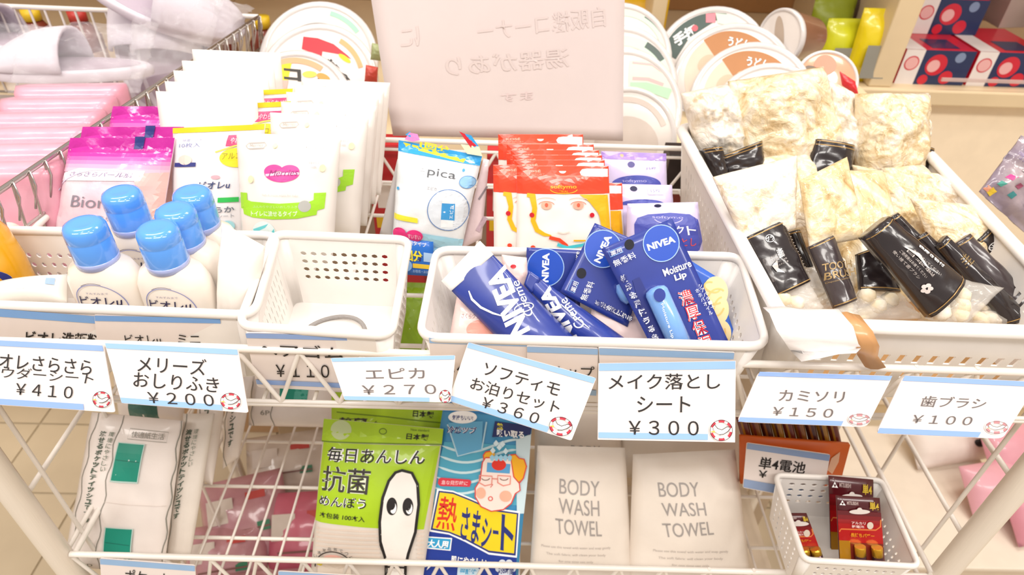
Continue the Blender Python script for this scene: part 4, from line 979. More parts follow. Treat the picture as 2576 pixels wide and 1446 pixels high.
# ================================================================ toothbrush and sponge packs in the large basket
BK = M('#2c2426', .22, coat=.6, bump=.15, k=.8, var=.15); BK2 = M('#4a4042', .25, coat=.5, bump=.1, k=.8); CREAM = M('#f4ead8', .4, coat=.35, bump=.6, h2='#e9d4ae', scale=22)
CRW = M('#f8f2ea', .35, coat=.5, bump=.5, h2='#efe2cc', scale=14); TANB = M('#dcb67a', .4, coat=.3, bump=.5, h2='#f0dcb8', scale=18); TAILM = CLEAR(.30, '#fffaf2', .08, .6)
GLD = M('#b9945a', .35, metal=.3); GRI = M('#c9c0bb', .45); FOAM = M('#f6efe2', .7, bump=.5, h2='#eddcbb', scale=60)
BN = 0
def straw(hs, sc=26):
    m = bpy.data.materials.new('mat_crinkled_sponge'); m.use_nodes = True; nt = m.node_tree; b = nt.nodes['Principled BSDF']
    tc = nt.nodes.new('ShaderNodeTexCoord'); n1 = nt.nodes.new('ShaderNodeTexNoise'); n1.inputs['Scale'].default_value = sc; n1.inputs['Detail'].default_value = 7; n1.inputs['Roughness'].default_value = .62; n1.inputs['Distortion'].default_value = 2.2
    nt.links.new(tc.outputs['Object'], n1.inputs['Vector']); cr = nt.nodes.new('ShaderNodeValToRGB'); e = cr.color_ramp.elements
    e[0].position = .3; e[0].color = (*[x*.9 for x in lin(hs[0])], 1); e[1].position = .66; e[1].color = (*[x*.93 for x in lin(hs[2])], 1); k = e.new(.46); k.color = (*[x*.93 for x in lin(hs[1])], 1)
    nt.links.new(n1.outputs['Fac'], cr.inputs['Fac']); nt.links.new(cr.outputs['Color'], b.inputs['Base Color'])
    n2 = nt.nodes.new('ShaderNodeTexNoise'); n2.inputs['Scale'].default_value = sc*3; n2.inputs['Detail'].default_value = 6; n2.inputs['Distortion'].default_value = 1.5
    nt.links.new(tc.outputs['Object'], n2.inputs['Vector']); bp = nt.nodes.new('ShaderNodeBump'); bp.inputs['Strength'].default_value = .8; bp.inputs['Distance'].default_value = .004
    nt.links.new(n2.outputs['Fac'], bp.inputs['Height']); nt.links.new(bp.outputs['Normal'], b.inputs['Normal'])
    b.inputs['Roughness'].default_value = .35; b.inputs['Coat Weight'].default_value = .6; b.inputs['Coat Roughness'].default_value = .12; return m
CREAM = straw(('#c9a264', '#ead4ab', '#f8efe0')); CRW = straw(('#dcc092', '#f1e5d2', '#faf4ec'), 18); DEEP = straw(('#b88a48', '#e6cb98', '#f8eeda'), 16)
def anchor(q, z):
    b = ((q[2][0]+q[3][0])/2, (q[2][1]+q[3][1])/2); return zy(*b, z)
def crump(th, cr, seed):
    def f(a, b):
        base = max(0, math.sin(PI*a))**.42*max(0, math.sin(PI*b))**.42
        p = V((a*4+seed, b*5, seed*.7)); n = noise.noise(p)+.55*abs(noise.noise(p*2.3))+.35*noise.noise(p*4.7)
        return .0015+th*base+n*cr*(.25+.75*base)
    return f
def brush(label, up, band, tail, z, lean=55, yaw=0, cream=CREAM, band_m=None, txt=None, group=None, th=.008, lumps=0, cat='toothbrush pack', lift=0):
    """sealed pouch: crinkled cream upper, printed black sleeve, clear tail"""
    Y = anchor(tail or band, z); base = (( (tail or band)[2][0]+(tail or band)[3][0])/2, ((tail or band)[2][1]+(tail or band)[3][1])/2)
    root = None
    def mk(q):
        nonlocal root
        s = Surf(*base, Y, lean, yaw); s.root = root or thing('toothbrush_pack', label, cat, s.O, group); root = s.root; s.setquad(q); return s
    sd = band[0][0]*.017
    if up:
        s = mk(up); s.body('pouch', cream, crump(th, .0045, sd), backf(th*.5), 32, 32)
    s = mk(band)
    ths = th*.8
    f = lambda a, b: .003+lift+ths*max(0, math.sin(PI*a))**.5+.0012*noise.noise(V((a*5+sd, b*7, sd)))
    s.body('label_band', band_m or BK, f, lambda a, b: -.001-.3*ths*max(0, math.sin(PI*a))**.5, 16, 20)
    for b0 in (.035, .965): s.line([quadpt(band, a/12, b0) for a in range(13)], 2.2, GLD, 'gold_line')
    if txt: txt(s, band)
    s.flush()
    if tail:
        s = mk(tail); s.body('clear_tail', TAILM, puff(.007, .02, cr=.003, seed=sd+3, csc=6), backf(.004), 14, 12)
        for k in range(lumps):
            a, b = .2+.6*((k*.37) % 1), .2+.5*((k*.61) % 1); px, py = quadpt(tail, a, b); c = s.P(*s.uv(px, py), .003)
            loft('cotton_ball', c, [(-.007, .001, .001), (-.0055, .0055, .005), (0, .008, .0075), (.0055, .0055, .005), (.007, .001, .001)], FOAM, s.root, 14, axis=(.2*k, .3, 1))
    return root
def small_print(s, q, a0, a1, b0, n, step=.03, m=GRI):
    for i in range(n): qt(s, q, ['歯ブラシ使い切り', 'ご使用後は捨てて', 'ください。日本製', 'プラスチック袋'][i % 4], a0, b0+i*step, a1, b0+i*step+step*.5, m)
# back heap of sponge packs
def poof(label, q, z, lean, m=CRW, band=None, seed=0, th=.03, grp=None):
    Y = anchor(q, z); s = pk('sponge_pack', label, 'sponge pack', q, Y, lean)
    s.body('pouch', m, crump(th, .009, seed), backf(th*.5), 44, 44)
    if band:
        s3 = Surf((q[2][0]+q[3][0])/2, (q[2][1]+q[3][1])/2, Y, lean); s3.root = s.root; s3.setquad(band)
        s3.body('label_band', BK, lambda a, b: th*.72+.006*max(0, math.sin(PI*a))**.5, flatf(.0), 12, 8)
        s3.line([quadpt(band, a/10, .07) for a in range(11)], 3, GLD, 'gold_line'); s3.line([quadpt(band, a/10, .17) for a in range(11)], 1.5, GLD, 'gold_line'); s3.flush()
    return s
poof('puffy cream sponge pack at the back left corner of the large basket', [(1712, 235), (1860, 205), (1900, 420), (1760, 425)], 1.0, 30, seed=1)
poof('large puffy cream sponge pack, centre of the back heap', [(1830, 205), (2070, 168), (2130, 440), (1870, 450)], 1.0, 32, m=CREAM, seed=2, th=.034)
poof('puffy cream sponge pack right of the centre of the heap', [(2035, 182), (2172, 255), (2180, 450), (2040, 420)], 1.0, 34, seed=3, th=.028)
poof('puffy cream sponge pack at the back right corner of the large basket', [(2150, 236), (2335, 235), (2315, 470), (2150, 470)], 1.0, 34, m=CREAM, seed=4, th=.03)
poof('narrow clear-topped sponge pack standing at the right rim of the heap', [(2262, 250), (2338, 240), (2318, 455), (2258, 455)], .99, 30, m=CRW, seed=5, th=.018)
for q_, lab_, z_ in (([(1752, 380), (1800, 374), (1818, 455), (1782, 462)], 'toothbrush pack standing in the back left corner, dark end only', 1.0), ([(1796, 398), (1896, 360), (1908, 450), (1806, 462)], 'toothbrush pack lying across in front of the back left sponge pack', 1.0),
                  ([(2030, 356), (2122, 372), (2112, 470), (1998, 462)], 'toothbrush pack with a dark end poking up in the middle of the heap', 1.0), ([(2166, 414), (2268, 420), (2262, 482), (2172, 480)], 'toothbrush pack lying flat before the back right sponge pack', .99),
                  ([(2262, 373), (2318, 380), (2304, 470), (2250, 464)], 'toothbrush pack with dark end upright at the right rim of the heap', .99)):
    def tw(s, q): s.line([quadpt(q, a/10, .12) for a in range(11)], 1.8, GLD, 'gold_line')
    brush(lab_, None, q_, None, z_, 33, txt=tw, lift=.020)
# the crinkled clear film piece
q = [(1905, 330), (1985, 335), (1950, 425), (1862, 440)]
s = pk('film_bag', 'small crinkled clear film bag between the heap and the front packs', 'film bag', q, anchor(q, .99), 40); s.body('film', CLEAR(.4, '#f4efee', .05, .9), puff(.01, .02, cr=.006, seed=8, csc=8), backf(.004), 20, 18)
# cream bodies of the middle packs
def white_bag(label, q, z, lean, m, seed, th=.016):
    s = pk('sponge_pack', label, 'sponge pack', q, anchor(q, z), lean); s.body('pouch', m, crump(th, .006, seed), backf(th*.4), 36, 36); return s
white_bag('pale crinkled pack running along the right wall of the large basket', [(2300, 430), (2395, 455), (2540, 640), (2440, 650)], .975, 52, CRW, 11)
white_bag('cream crinkled pack second from the right wall of the large basket', [(2215, 425), (2320, 415), (2470, 620), (2350, 640)], .975, 52, CREAM, 12)
white_bag('tan and cream pack behind the tilted black sleeve', [(2140, 415), (2235, 440), (2370, 630), (2215, 600)], .975, 50, DEEP, 13)
white_bag('flat cream pack at the bottom of the basket beside the left wall', [(1880, 400), (2060, 380), (2080, 620), (1930, 640)], .965, 52, CREAM, 14)
white_bag('pale pack at the bottom of the basket between the lettered and the tilted sleeve', [(2080, 430), (2220, 430), (2290, 760), (2120, 770)], .965, 52, DEEP, 15)
white_bag('pale pack at the bottom of the basket under the right-hand sleeves', [(2290, 500), (2480, 520), (2570, 775), (2420, 790)], .965, 52, CREAM, 16)
white_bag('cream pack at the bottom front left corner of the large basket', [(1950, 640), (2130, 650), (2160, 815), (2000, 815)], .958, 58, CRW, 18)
# front row of toothbrush packs
def t_a(s, q):
    qt(s, q, 'プラ', .36, .13, .56, .2, INKW, bold=.02); s.ring(quadpt(q, .46, .165), 11, 9, 1.5, INKW)
    small_print(s, q, .3, .62, .42, 4, .05); qt(s, q, 'MADE IN JAPAN', .12, .4, .2, .9, M('#8d8481', .5)); qt(s, q, '品質表示', .46, .36, .6, .5, INKW, bold=.02)
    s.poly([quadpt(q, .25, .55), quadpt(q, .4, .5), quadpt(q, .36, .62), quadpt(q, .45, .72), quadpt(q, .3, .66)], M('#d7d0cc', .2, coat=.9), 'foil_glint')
    for i in range(16): s.line([quadpt(q, .93, .12+.05*i), quadpt(q, .985, .12+.05*i)], 1.2, GRI, 'crimp_mark')
brush('toothbrush pack with wide cream body, leftmost of the front row', [(1792, 446), (2004, 392), (2000, 575), (1874, 620)], [(1868, 602), (1968, 556), (2036, 708), (1938, 754)], [(1938, 752), (2034, 708), (2072, 775), (1975, 808)], .985, 48, txt=t_a, cream=CRW, lumps=2)
brush('toothbrush pack seen edge-on between the two leftmost sleeves', None, [(1970, 590), (2008, 582), (2072, 762), (2050, 735)], None, .975, 50)
def t_b(s, q):
    TG = M('#b89a6a', .4, metal=.2)
    s.text('TOOTH', (2057, 668), (2135, 655), (2060, 686), TG, bold=.01); s.text('BRUSH', (2064, 690), (2146, 674), (2067, 708), TG, bold=.01); s.text('Disposable toothbrush', (2070, 712), (2130, 698), (2071, 717), TG)
brush('toothbrush pack whose flat grey-brown sleeve reads tooth brush', [(2010, 455), (2130, 395), (2170, 600), (2035, 625)], [(2030, 622), (2094, 592), (2152, 754), (2096, 776)], [(2096, 774), (2150, 756), (2160, 800), (2100, 812)], .985, 46, band_m=BK2, txt=t_b, cream=DEEP)
brush('toothbrush pack with crumpled black sleeve, between the lettered one and the tilted one', None, [(2152, 640), (2232, 612), (2262, 735), (2160, 728)], [(2160, 728), (2262, 735), (2322, 800), (2120, 812)], .98, 48, lumps=3)
def t_d(s, q):
    for i, w in enumerate(['使い捨て歯ブラシ', 'ご使用後はお捨てください', '日本製', '水ですすいでください']): qt(s, q, w, .2+.13*i, .3, .27+.13*i, .62, GRI) if 0 else s.text(w, quadpt(q, .28+.12*i, .26+.04*i), quadpt(q, .28+.12*i, .62+.04*i), quadpt(q, .2+.12*i, .26+.04*i), GRI)
    s.text('歯磨き粉付', quadpt(q, .86, .4), quadpt(q, .86, .72), quadpt(q, .76, .4), INKW, bold=.02)
    for k in range(5): s.ell((2301+8*math.cos(k*1.257), 727+8*math.sin(k*1.257)), 6, 5, M('#d9cfca', .4), 'flower_mark')
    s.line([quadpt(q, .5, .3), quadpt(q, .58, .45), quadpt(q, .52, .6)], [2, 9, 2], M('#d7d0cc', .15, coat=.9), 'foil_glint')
brush('toothbrush pack lying diagonally on top, big black sleeve and flared clear tail', None, [(2160, 598), (2222, 546), (2412, 700), (2328, 798)], [(2326, 800), (2408, 700), (2521, 724), (2414, 828)], 1.01, 40, txt=t_d, lumps=5, th=.012, lift=.004)
brush('toothbrush pack mostly hidden along the upper edge of the diagonal one', None, [(2224, 556), (2250, 537), (2425, 702), (2398, 718)], None, .995, 45)
brush('toothbrush pack with rounded black end, third from the right in the front row', None, [(2293, 602), (2322, 585), (2480, 740), (2440, 770)], None, .99, 48)
brush('toothbrush pack with gold emblem, second from the right in the front row', None, [(2350, 622), (2372, 594), (2590, 800), (2530, 820)], None, .985, 50, txt=lambda s, q: qt(s, q, '圭', .2, .2, .9, .32, M('#8d744a', .4)))
brush('toothbrush pack with folded top flap, beside the one with the recycling mark', None, [(2392, 618), (2432, 590), (2612, 770), (2572, 815)], None, .985, 50, band_m=BK2)
def t_i(s, q):
    s.text('プラ', (2478, 620), (2492, 630), (2474, 628), INKW, bold=.02); s.ring((2484, 626), 10, 9, 1.6, INKW)
    s.poly([(2524, 672), (2562, 688), (2556, 700), (2520, 682)], M('#1f191b', .4)); s.line([(2524, 670), (2564, 686), (2558, 700), (2520, 682)], 1.4, GRI, closed=True); s.text('PP,PET', (2528, 675), (2558, 688), (2526, 683), INKW, bold=.02); s.text('MADE IN', (2530, 664), (2558, 674), (2528, 669), GRI)
brush('toothbrush pack with recycling mark at the far right of the front row', None, [(2447, 610), (2487, 569), (2650, 705), (2600, 760)], None, .985, 50, txt=t_i)
# loose clear ends and cotton on the floor of the basket
for q, lab in (([(2095, 770), (2230, 740), (2330, 800), (2110, 825)], 'clear pack with cotton contents at the front left of the large basket'), ([(2330, 745), (2440, 760), (2440, 832), (2300, 825)], 'clear pack with cotton contents under the flared tail'),
               ([(2470, 740), (2580, 780), (2580, 840), (2420, 832)], 'clear pack with cotton contents at the front right of the large basket')):
    s = pk('cotton_pack', lab, 'cotton pack', q, anchor(q, .975), 60); s.body('film', CLEAR(.3, '#f8f0e4', .07, .8), puff(.012, .02, cr=.005, seed=q[0][0]*.01, csc=7), backf(.004), 18, 14)
    for k in range(6):
        a, b = .12+.76*((k*.41) % 1), .25+.5*((k*.57) % 1); px, py = quadpt(q, a, b); c = s.P(*s.uv(px, py), .004)
        loft('cotton_ball', c, [(-.006, .001, .001), (-.0045, .006, .0055), (0, .0085, .0078), (.0045, .006, .0055), (.006, .001, .001)], FOAM, s.root, 14, axis=(.3*k-1, .4, 1))
# crumpled white paper over the corner and tan tape
def strip3(name, pts, wv, mat, th=.0006, nx=3):
    vs = []; fs = []; n = len(pts)
    for i, p in enumerate(pts):
        for j in range(nx+1): vs.append(V(p)+V(wv[i])*(j/nx-.5)+V((0, 0, .0015*math.sin(i*2.1+j*1.7))))
    w_ = nx+1
    for i in range(n-1):
        for j in range(nx): k = i*w_+j; fs.append((k, k+1, k+w_+1, k+w_))
    o = mesh(name, vs, fs, mat); md = o.modifiers.new('s', 'SOLIDIFY'); md.thickness = th; return o
c0 = UZ(1990, 808, 1.045); c1 = UZ(2150, 838, 1.05)
pts = [c0+V((.004, .014, .0)), c0+V((.010, .006, .003)), UZ(2050, 825, 1.047), UZ(2062, 850, 1.04)+V((0, -.004, 0)), UY(2075, 880, .345), UY(2085, 898, .338)]
wv = [V((.04, .0, .0)), V((.052, .006, 0)), V((.055, .004, 0)), V((.053, .002, 0)), V((.05, 0, .004)), V((.036, 0, .008))]
o = strip3('white_tape', pts, wv, M('#f7f1ee', .45, bump=.3)); tag(o, 'crumpled white tape folded over the front left corner of the large basket', 'tape')
pts = [UZ(2150, 822, 1.043)+V((0, .012, .002)), UZ(2165, 836, 1.043), UZ(2172, 850, 1.034)-V((0, .008, 0)), UY(2182, 890, .350), UY(2200, 925, .352)]
o = strip3('tan_tape', pts, [V((.016, 0, 0))]*5, M('#cf9a66', .35, coat=.3)); tag(o, 'tan packing tape wrapped over the front rim of the large basket', 'tape')
ts = boxo('cardboard_sheet', (.235, .385, .947), (.215, 0, 0), (0, .30, 0), (0, 0, .003), M('#cf9f68', .6), None, 0); tag(ts, 'brown cardboard sheet lying under the large basket', 'cardboard')
# colourful clear-bagged item at the right picture edge
q = [(2600, 330), (2640, 380), (2560, 640), (2470, 480)]
s = pk('patterned_bag', 'clear bag with pink, teal and yellow print at the right picture edge', 'bag', [(2570, 340), (2700, 420), (2640, 640), (2462, 482)], .60, 30, 0)
s.body('pouch', M('#b7a6a6', .25, coat=.7, bump=.6, h2='#8f8090', scale=20), puff(.015, .03, cr=.006, seed=5, csc=8), backf(.01), 18, 18)
for (x, y, rx, ry, c) in ((2524, 446, 12, 8, '#e2408f'), (2503, 462, 10, 8, '#4fa79a'), (2488, 482, 12, 12, '#ecc93c'), (2478, 474, 9, 9, '#eaa183'), (2550, 395, 12, 14, '#8d7c98'), (2540, 468, 10, 8, '#a0506c'), (2526, 490, 10, 10, '#3f8a8c'), (2566, 515, 12, 10, '#4d4f86'), (2560, 430, 14, 8, '#d9cfcf')):
    s.poly([(x-rx, y), (x, y-ry), (x+rx, y), (x, y+ry)], M(c, .4), 'printed_spot')
s.flush()
# ================================================================ goods of the lower tier
LIME = M('#b9e01a', .4, coat=.2, k=.82); LIMD = M('#9bcb12', .4, k=.82); TEAL = M('#0d9a82', .45, k=.8); TISS = M('#f4eae4', .35, coat=.3, bump=.2, k=.9)
WAV = M('#8d8a80', .5); GT = M('#4f6152', .5)
def wavy(s, q, a, n=22, amp=.018):
    s.line([quadpt(q, a+amp*math.sin(i*1.25), .0+i/n) for i in range(n+1)], 2.2, WAV, 'wavy_line')
def tissue(label, q, Y, lean, full=True, group='pocket tissue packs', base=None):
    s = pk('tissue_pack', label, 'tissue pack', q, Y, lean, base=base, group=group); s.body('pouch', TISS, puff(.014, .02, cr=.0012, seed=q[0][0]*.02), backf(.012), 18, 22)
    if full:
        wavy(s, q, .08); wavy(s, q, .36); wavy(s, q, .985, amp=.012)
        for i, ch in enumerate('流せるポケットティッシュです。'):
            b = .105+.039*i; s.text(ch, quadpt(q, .17, b), quadpt(q, .24, b), quadpt(q, .165, b+.034), GT, bold=.035)
        for i, ch in enumerate('環境にやさしい'):
            b = .105+.036*i; s.text(ch, quadpt(q, .275, b), quadpt(q, .33, b), quadpt(q, .27, b+.03), M('#74806f', .5), bold=.01)
        qp(s, q, .4, .16, .68, .41, M('#bcd6cf', .4)); qp(s, q, .41, .165, .67, .4, TEAL, 'green_square'); qp(s, q, .42, .70, .70, .93, M('#bcd6cf', .4)); qp(s, q, .43, .705, .69, .92, TEAL, 'green_square')
        s.line([quadpt(q, .42, .27), quadpt(q, .66, .275)], 2, M('#07705f', .5)); s.line([quadpt(q, .44, .80), quadpt(q, .68, .81)], 2, M('#07705f', .5)); s.line([quadpt(q, .38, .54), quadpt(q, .97, .55)], 1.5, M('#e2d5ce', .5))
        qt(s, q, '快適紙生活', .52, .085, .86, .125, M('#8b867c', .5), bold=.01); s.line([quadpt(q, .49, .07), quadpt(q, .89, .075), quadpt(q, .89, .14), quadpt(q, .49, .135)], 1.6, M('#a39d94', .5), closed=True)
        qt(s, q, '6P', .2, .955, .32, .99, M('#8b867c', .5))
    return s
q = [(232, 1036), (462, 1058), (412, 1440), (160, 1424)]
s = tissue('front pocket tissue pack with two teal squares, leaning in the lower basket', q, .378, 42); s.flush()
# side face lettering of the neighbour
q2 = [(462, 1040), (540, 1040), (480, 1400), (412, 1430)]
s = pk('tissue_pack', 'second pocket tissue pack, its lettered side showing right of the front one', 'tissue pack', q2, .392, 42, group='pocket tissue packs'); s.body('pouch', M('#e9dfd4', .4, bump=.3, k=.9), puff(.006, .02, cr=.001, seed=4), backf(.01), 12, 20)
wavy(s, q2, .12, amp=.04)
for i, ch in enumerate('流せるポケットティッシュです'):
    b = .1+.042*i; s.text(ch, quadpt(q2, .22, b), quadpt(q2, .42, b), quadpt(q2, .2, b+.036), GT, bold=.03)
for i, ch in enumerate('環境にやさしい'):
    b = .1+.036*i; s.text(ch, quadpt(q2, .5, b), quadpt(q2, .64, b), quadpt(q2, .48, b+.03), M('#74806f', .5))
s.flush()
q = [(285, 940), (470, 950), (462, 1062), (300, 1050)]
s = tissue('pocket tissue pack behind the front one, a teal square peeping under the price cards', q, .408, 42, False, base=(290, 1430)); s.poly([(338, 1000), (410, 1004), (408, 1052), (334, 1046)], M('#35695f', .4, coat=.5), 'green_square'); s.flush()
for q, Y, lab in (([(505, 940), (575, 945), (535, 1220), (490, 1200)], .40, 'narrow pocket tissue pack third in the row'), ([(575, 930), (640, 935), (600, 1150), (560, 1180)], .425, 'crinkled pocket tissue pack fourth in the row')):
    s = tissue(lab, q, Y, 40, False, base=(500, 1430)); s.line([quadpt(q, .2+.08*math.sin(i*1.3), i/16) for i in range(17)], 2, WAV); 
    for i, ch in enumerate('トティッシュです'): s.text(ch, quadpt(q, .45, .1+.09*i), quadpt(q, .7, .1+.09*i), quadpt(q, .43, .17+.09*i), GT, bold=.02)
    s.flush()
q = [(630, 900), (850, 905), (838, 1075), (626, 1070)]
s = tissue('pocket tissue pack lying behind the small basket with a teal patch', q, .55, 45, False)
s.poly([(715, 940), (785, 944), (778, 1022), (712, 1018)], TEAL, 'green_square'); s.poly([(752, 975), (784, 976), (778, 1022), (745, 1020)], M('#4fae9c', .4), 'green_patch'); s.text('6P', (662, 1030), (686, 1031), (662, 1042), M('#8b867c', .5)); s.line([quadpt(q, .05+.015*math.sin(i*1.3), i/16) for i in range(17)], 2, WAV); s.line([quadpt(q, .3+.015*math.sin(i*1.3), i/16) for i in range(17)], 2, WAV); s.flush()

# ---- cotton swab bags (lime)
def swab(label, q, Y, lean, full, base=None):
    s = pk('cotton_swab_bag', label, 'cotton swab bag', q, Y, lean, base=base, group='lime green cotton swab bags')
    s.body('bag', M('#eee4da', .25, coat=.7, bump=.2, k=.88), puff(.014, .1, cr=.0012, seed=q[0][0]*.01+Y*30), backf(.012), 20, 24)
    return s
q = [(816, 1052), (1116, 1078), (1062, 1470), (782, 1450)]
s = swab('front lime green cotton swab bag with googly-eyed swab drawing', q, .378, 40, 1)
s.poly([(816, 1052), (1116, 1078), (1112, 1115), (810, 1107)], LIME, 'header'); s.line([(810, 1108), (960, 1112), (1112, 1117)], 3, M('#6d8f10', .5), 'fold')
s.poly([(815, 1110), (1108, 1120), (1068, 1326), (794, 1306)], LIME, 'lime_panel')
s.ell((859, 1080), 26, 24, M('#c9d8a0', .4), 'pale_disc'); s.ell((964, 1084), 9, 7, M('#a8cc22', .4)); s.ring((964, 1084), 9, 7, 2, M('#5d7812', .5))
s.text('日本製', (1024, 1088), (1080, 1092), (1022, 1104), INK, bold=.02); s.text('New standard', (1034, 1076), (1080, 1079), (1034, 1082), M('#5d7812', .5))
s.text('毎日あんしん', (829, 1120), (1073, 1128), (826, 1156), INK, bold=.01, halo=INKW, hb=.05)
s.text('抗菌', (818, 1165), (940, 1172), (812, 1228), M('#3a3432', .5), bold=.012, halo=M('#f2f7dc', .4), hb=.02)
s.text('めんぼう', (809, 1238), (930, 1244), (806, 1264), INK, bold=.01, halo=INKW, hb=.04); s.text('本包装 100本入', (810, 1280), (926, 1288), (808, 1294), INK, bold=.01)
for i in range(9): s.line([(800-.4*i, 1322+11*i), (960, 1326+11*i)], 4, M('#e3d2c4', .5), 'swab_stick')
for i in range(9): s.line([(1052, 1330+11*i), (1068, 1331+11*i)], 4, M('#e3d2c4', .5), 'swab_stick')
s.line([(1016, 1176), (1000, 1180), (984, 1200), (970, 1240), (962, 1300), (964, 1360), (975, 1395), (972, 1450)], 7, INK, 'swab_outline'); 
s.poly([(1016, 1176), (1040, 1182), (1054, 1210), (1057, 1260), (1048, 1330), (1030, 1385), (1020, 1420), (1020, 1450), (972, 1450), (975, 1395), (964, 1360), (962, 1300), (970, 1240), (984, 1200), (1000, 1180)], M('#f7f2ec', .4), 'swab_drawing')
s.line([(972, 1450), (975, 1415), (973, 1390), (963, 1350), (962, 1300), (970, 1240), (984, 1200), (1000, 1180), (1016, 1175), (1040, 1182), (1054, 1210), (1057, 1260), (1048, 1330), (1030, 1385), (1022, 1420), (1020, 1450)], 7, INK, 'swab_outline')
s.line([(974, 1419), (1022, 1422)], 6, INK, 'swab_outline')
for ex_, ey_ in ((992, 1262), (1031, 1264)):
    s.ell((ex_, ey_), 13, 22, INK, 'eye'); s.ell((ex_+3, ey_+4), 8, 14, INKW, 'eye_white'); s.ell((ex_-1, ey_-4), 9, 13, INK, 'pupil')
s.ring((843, 1420), 47, 42, 3, M('#3a3432', .5), 'seal_ring', a0=180, a1=360); s.ell((843, 1424), 42, 38, M('#f2b8ac', .4), 'seal', a0=180, a1=360); s.poly([(802, 1405), (884, 1409), (886, 1440), (802, 1438)], M('#f0e4d6', .4), 'seal')
s.ell((808, 1412), 7, 6, M('#f0dc4a', .4))
for i, ch in enumerate('高い清潔品質でつくる'):
    a = math.radians(200+i*15.5); s.text(ch, (843+56*math.cos(a)-4, 1420+50*math.sin(a)-4), (843+56*math.cos(a)+5, 1420+50*math.sin(a)-3), (843+56*math.cos(a)-4, 1420+50*math.sin(a)+4), INK)
s.flush()
q = [(835, 985), (1130, 990), (1128, 1240), (835, 1230)]
s = swab('second lime green cotton swab bag, its header above the front one', q, .402, 40, 0, base=(922, 1460))
qp(s, q, 0, 0, 1, 1, LIME, 'lime_panel'); s.line([(850, 1034), (980, 1044), (1122, 1062)], 3, M('#6d8f10', .5), 'fold'); s.ell((880, 1012), 27, 14, M('#c9d8a0', .4), 'pale_disc'); s.ell((986, 1016), 9, 7, INK); s.text('日本製', (1042, 1028), (1094, 1033), (1041, 1044), INK, bold=.02)
s.text('抗菌', (858, 1046), (930, 1048), (856, 1056), M('#3a3432', .5), bold=.04); s.text('ん', (945, 1053), (960, 1054), (945, 1060), INK); s.flush()
q = [(1000, 710), (1075, 712), (1085, 905), (980, 905)]
s = swab('lime green cotton swab bag seen through the gap between the two plastic baskets', q, .55, 50, 0)
qp(s, q, 0, 0, 1, 1, M('#8fb312', .4, k=.8), 'lime_panel'); s.line([(1010, 752), (1060, 755)], 5, LIMD); s.ell((1022, 736), 5, 6, INK); s.flush()

# ---- cooling sheet box
q = [(1122, 985), (1345, 1000), (1300, 1475), (1040, 1468)]
s = pk('cooling_sheet_box', 'blue cooling sheet carton with cartoon head and big red and navy characters', 'box', q, .380, 38)
s.body('carton', M('#3f9fd6', .35, coat=.4, k=.82), flatf(.001), flatf(-.022), 6, 8)
qp(s, q, 0, 0, 1, .1, M('#2c7fc0', .35)); s.poly([(1118, 1110), (1330, 1120), (1318, 1270), (1080, 1262)], M('#58b8d8', .35, k=.82))
for i in range(5): s.line([(1112-i*5+j*14, 1120+i*26+16*math.sin(j*.34)) for j in range(15)], [1.5]+[6]*13+[1.5], M('#d2ecf2', .35), 'wave')
s.poly([(1298, 1105), (1336, 1090), (1330, 1180), (1318, 1290), (1300, 1290)], M('#d6ecf4', .35), 'wave')
s.poly([(1128, 1062), (1215, 1058), (1212, 1130), (1150, 1148)], M('#5fb0dc', .3, coat=.5), 'gel_drop'); s.line([(1126, 1066), (1152, 1146), (1212, 1130), (1224, 1060)], 4, M('#b8dff0', .3))
s.ell((1164, 1048), 36, 16, INKW); s.text('気持ちいい!', (1138, 1042), (1190, 1044), (1138, 1055), NBD, bold=.02); s.text('冷感ツブ', (1126, 1070), (1200, 1073), (1124, 1088), NBD, halo=INKW, bold=.02, hb=.05)
s.poly([(1245, 1058), (1338, 1070), (1334, 1092), (1238, 1098)], M('#1d2a66', .4), 'navy_banner'); s.text('熱', (1250, 1062), (1266, 1064), (1250, 1078), YE, bold=.03); s.text('吸い取る', (1250, 1078), (1318, 1084), (1250, 1096), INKW, bold=.03)
# navy base and yellow wave
s.poly([(1085, 1320), (1130, 1334), (1200, 1370), (1300, 1390), (1296, 1475), (1040, 1470)], M('#1f3fa5', .35, k=.82), 'navy_base')
s.poly([(1100, 1228), (1140, 1232), (1185, 1250), (1240, 1275), (1308, 1284), (1300, 1400), (1230, 1392), (1170, 1360), (1130, 1342), (1080, 1334)], INKW, 'banner_edge')
s.poly([(1104, 1232), (1140, 1236), (1185, 1254), (1240, 1279), (1304, 1288), (1297, 1395), (1230, 1387), (1170, 1355), (1130, 1338), (1084, 1330)], NBD, 'banner_edge')
s.poly([(1107, 1236), (1140, 1240), (1185, 1258), (1240, 1283), (1300, 1291), (1293, 1389), (1230, 1382), (1170, 1350), (1130, 1334), (1089, 1326)], M('#f4d81e', .35), 'yellow_banner')
RD = M('#e0301e', .4)
s.text('熱', (1108, 1244), (1156, 1252), (1096, 1326), RD, bold=.01); s.text('さま', (1165, 1270), (1212, 1284), (1156, 1352), NBD, bold=.02); s.text('シ', (1216, 1298), (1240, 1304), (1208, 1372), NBD, bold=.02); s.text('ー', (1240, 1330), (1254, 1332), (1240, 1340), NBD, bold=.02); s.text('ト', (1262, 1290), (1294, 1298), (1258, 1380), NBD, bold=.03)
s.poly([(1104, 1202), (1110, 1199), (1182, 1204), (1186, 1210), (1182, 1222), (1108, 1220), (1102, 1214)], M('#e0384a', .4), 'red_tag'); s.text('急な発熱時に', (1112, 1205), (1178, 1208), (1110, 1216), M('#f8c8cc', .4), bold=.02)
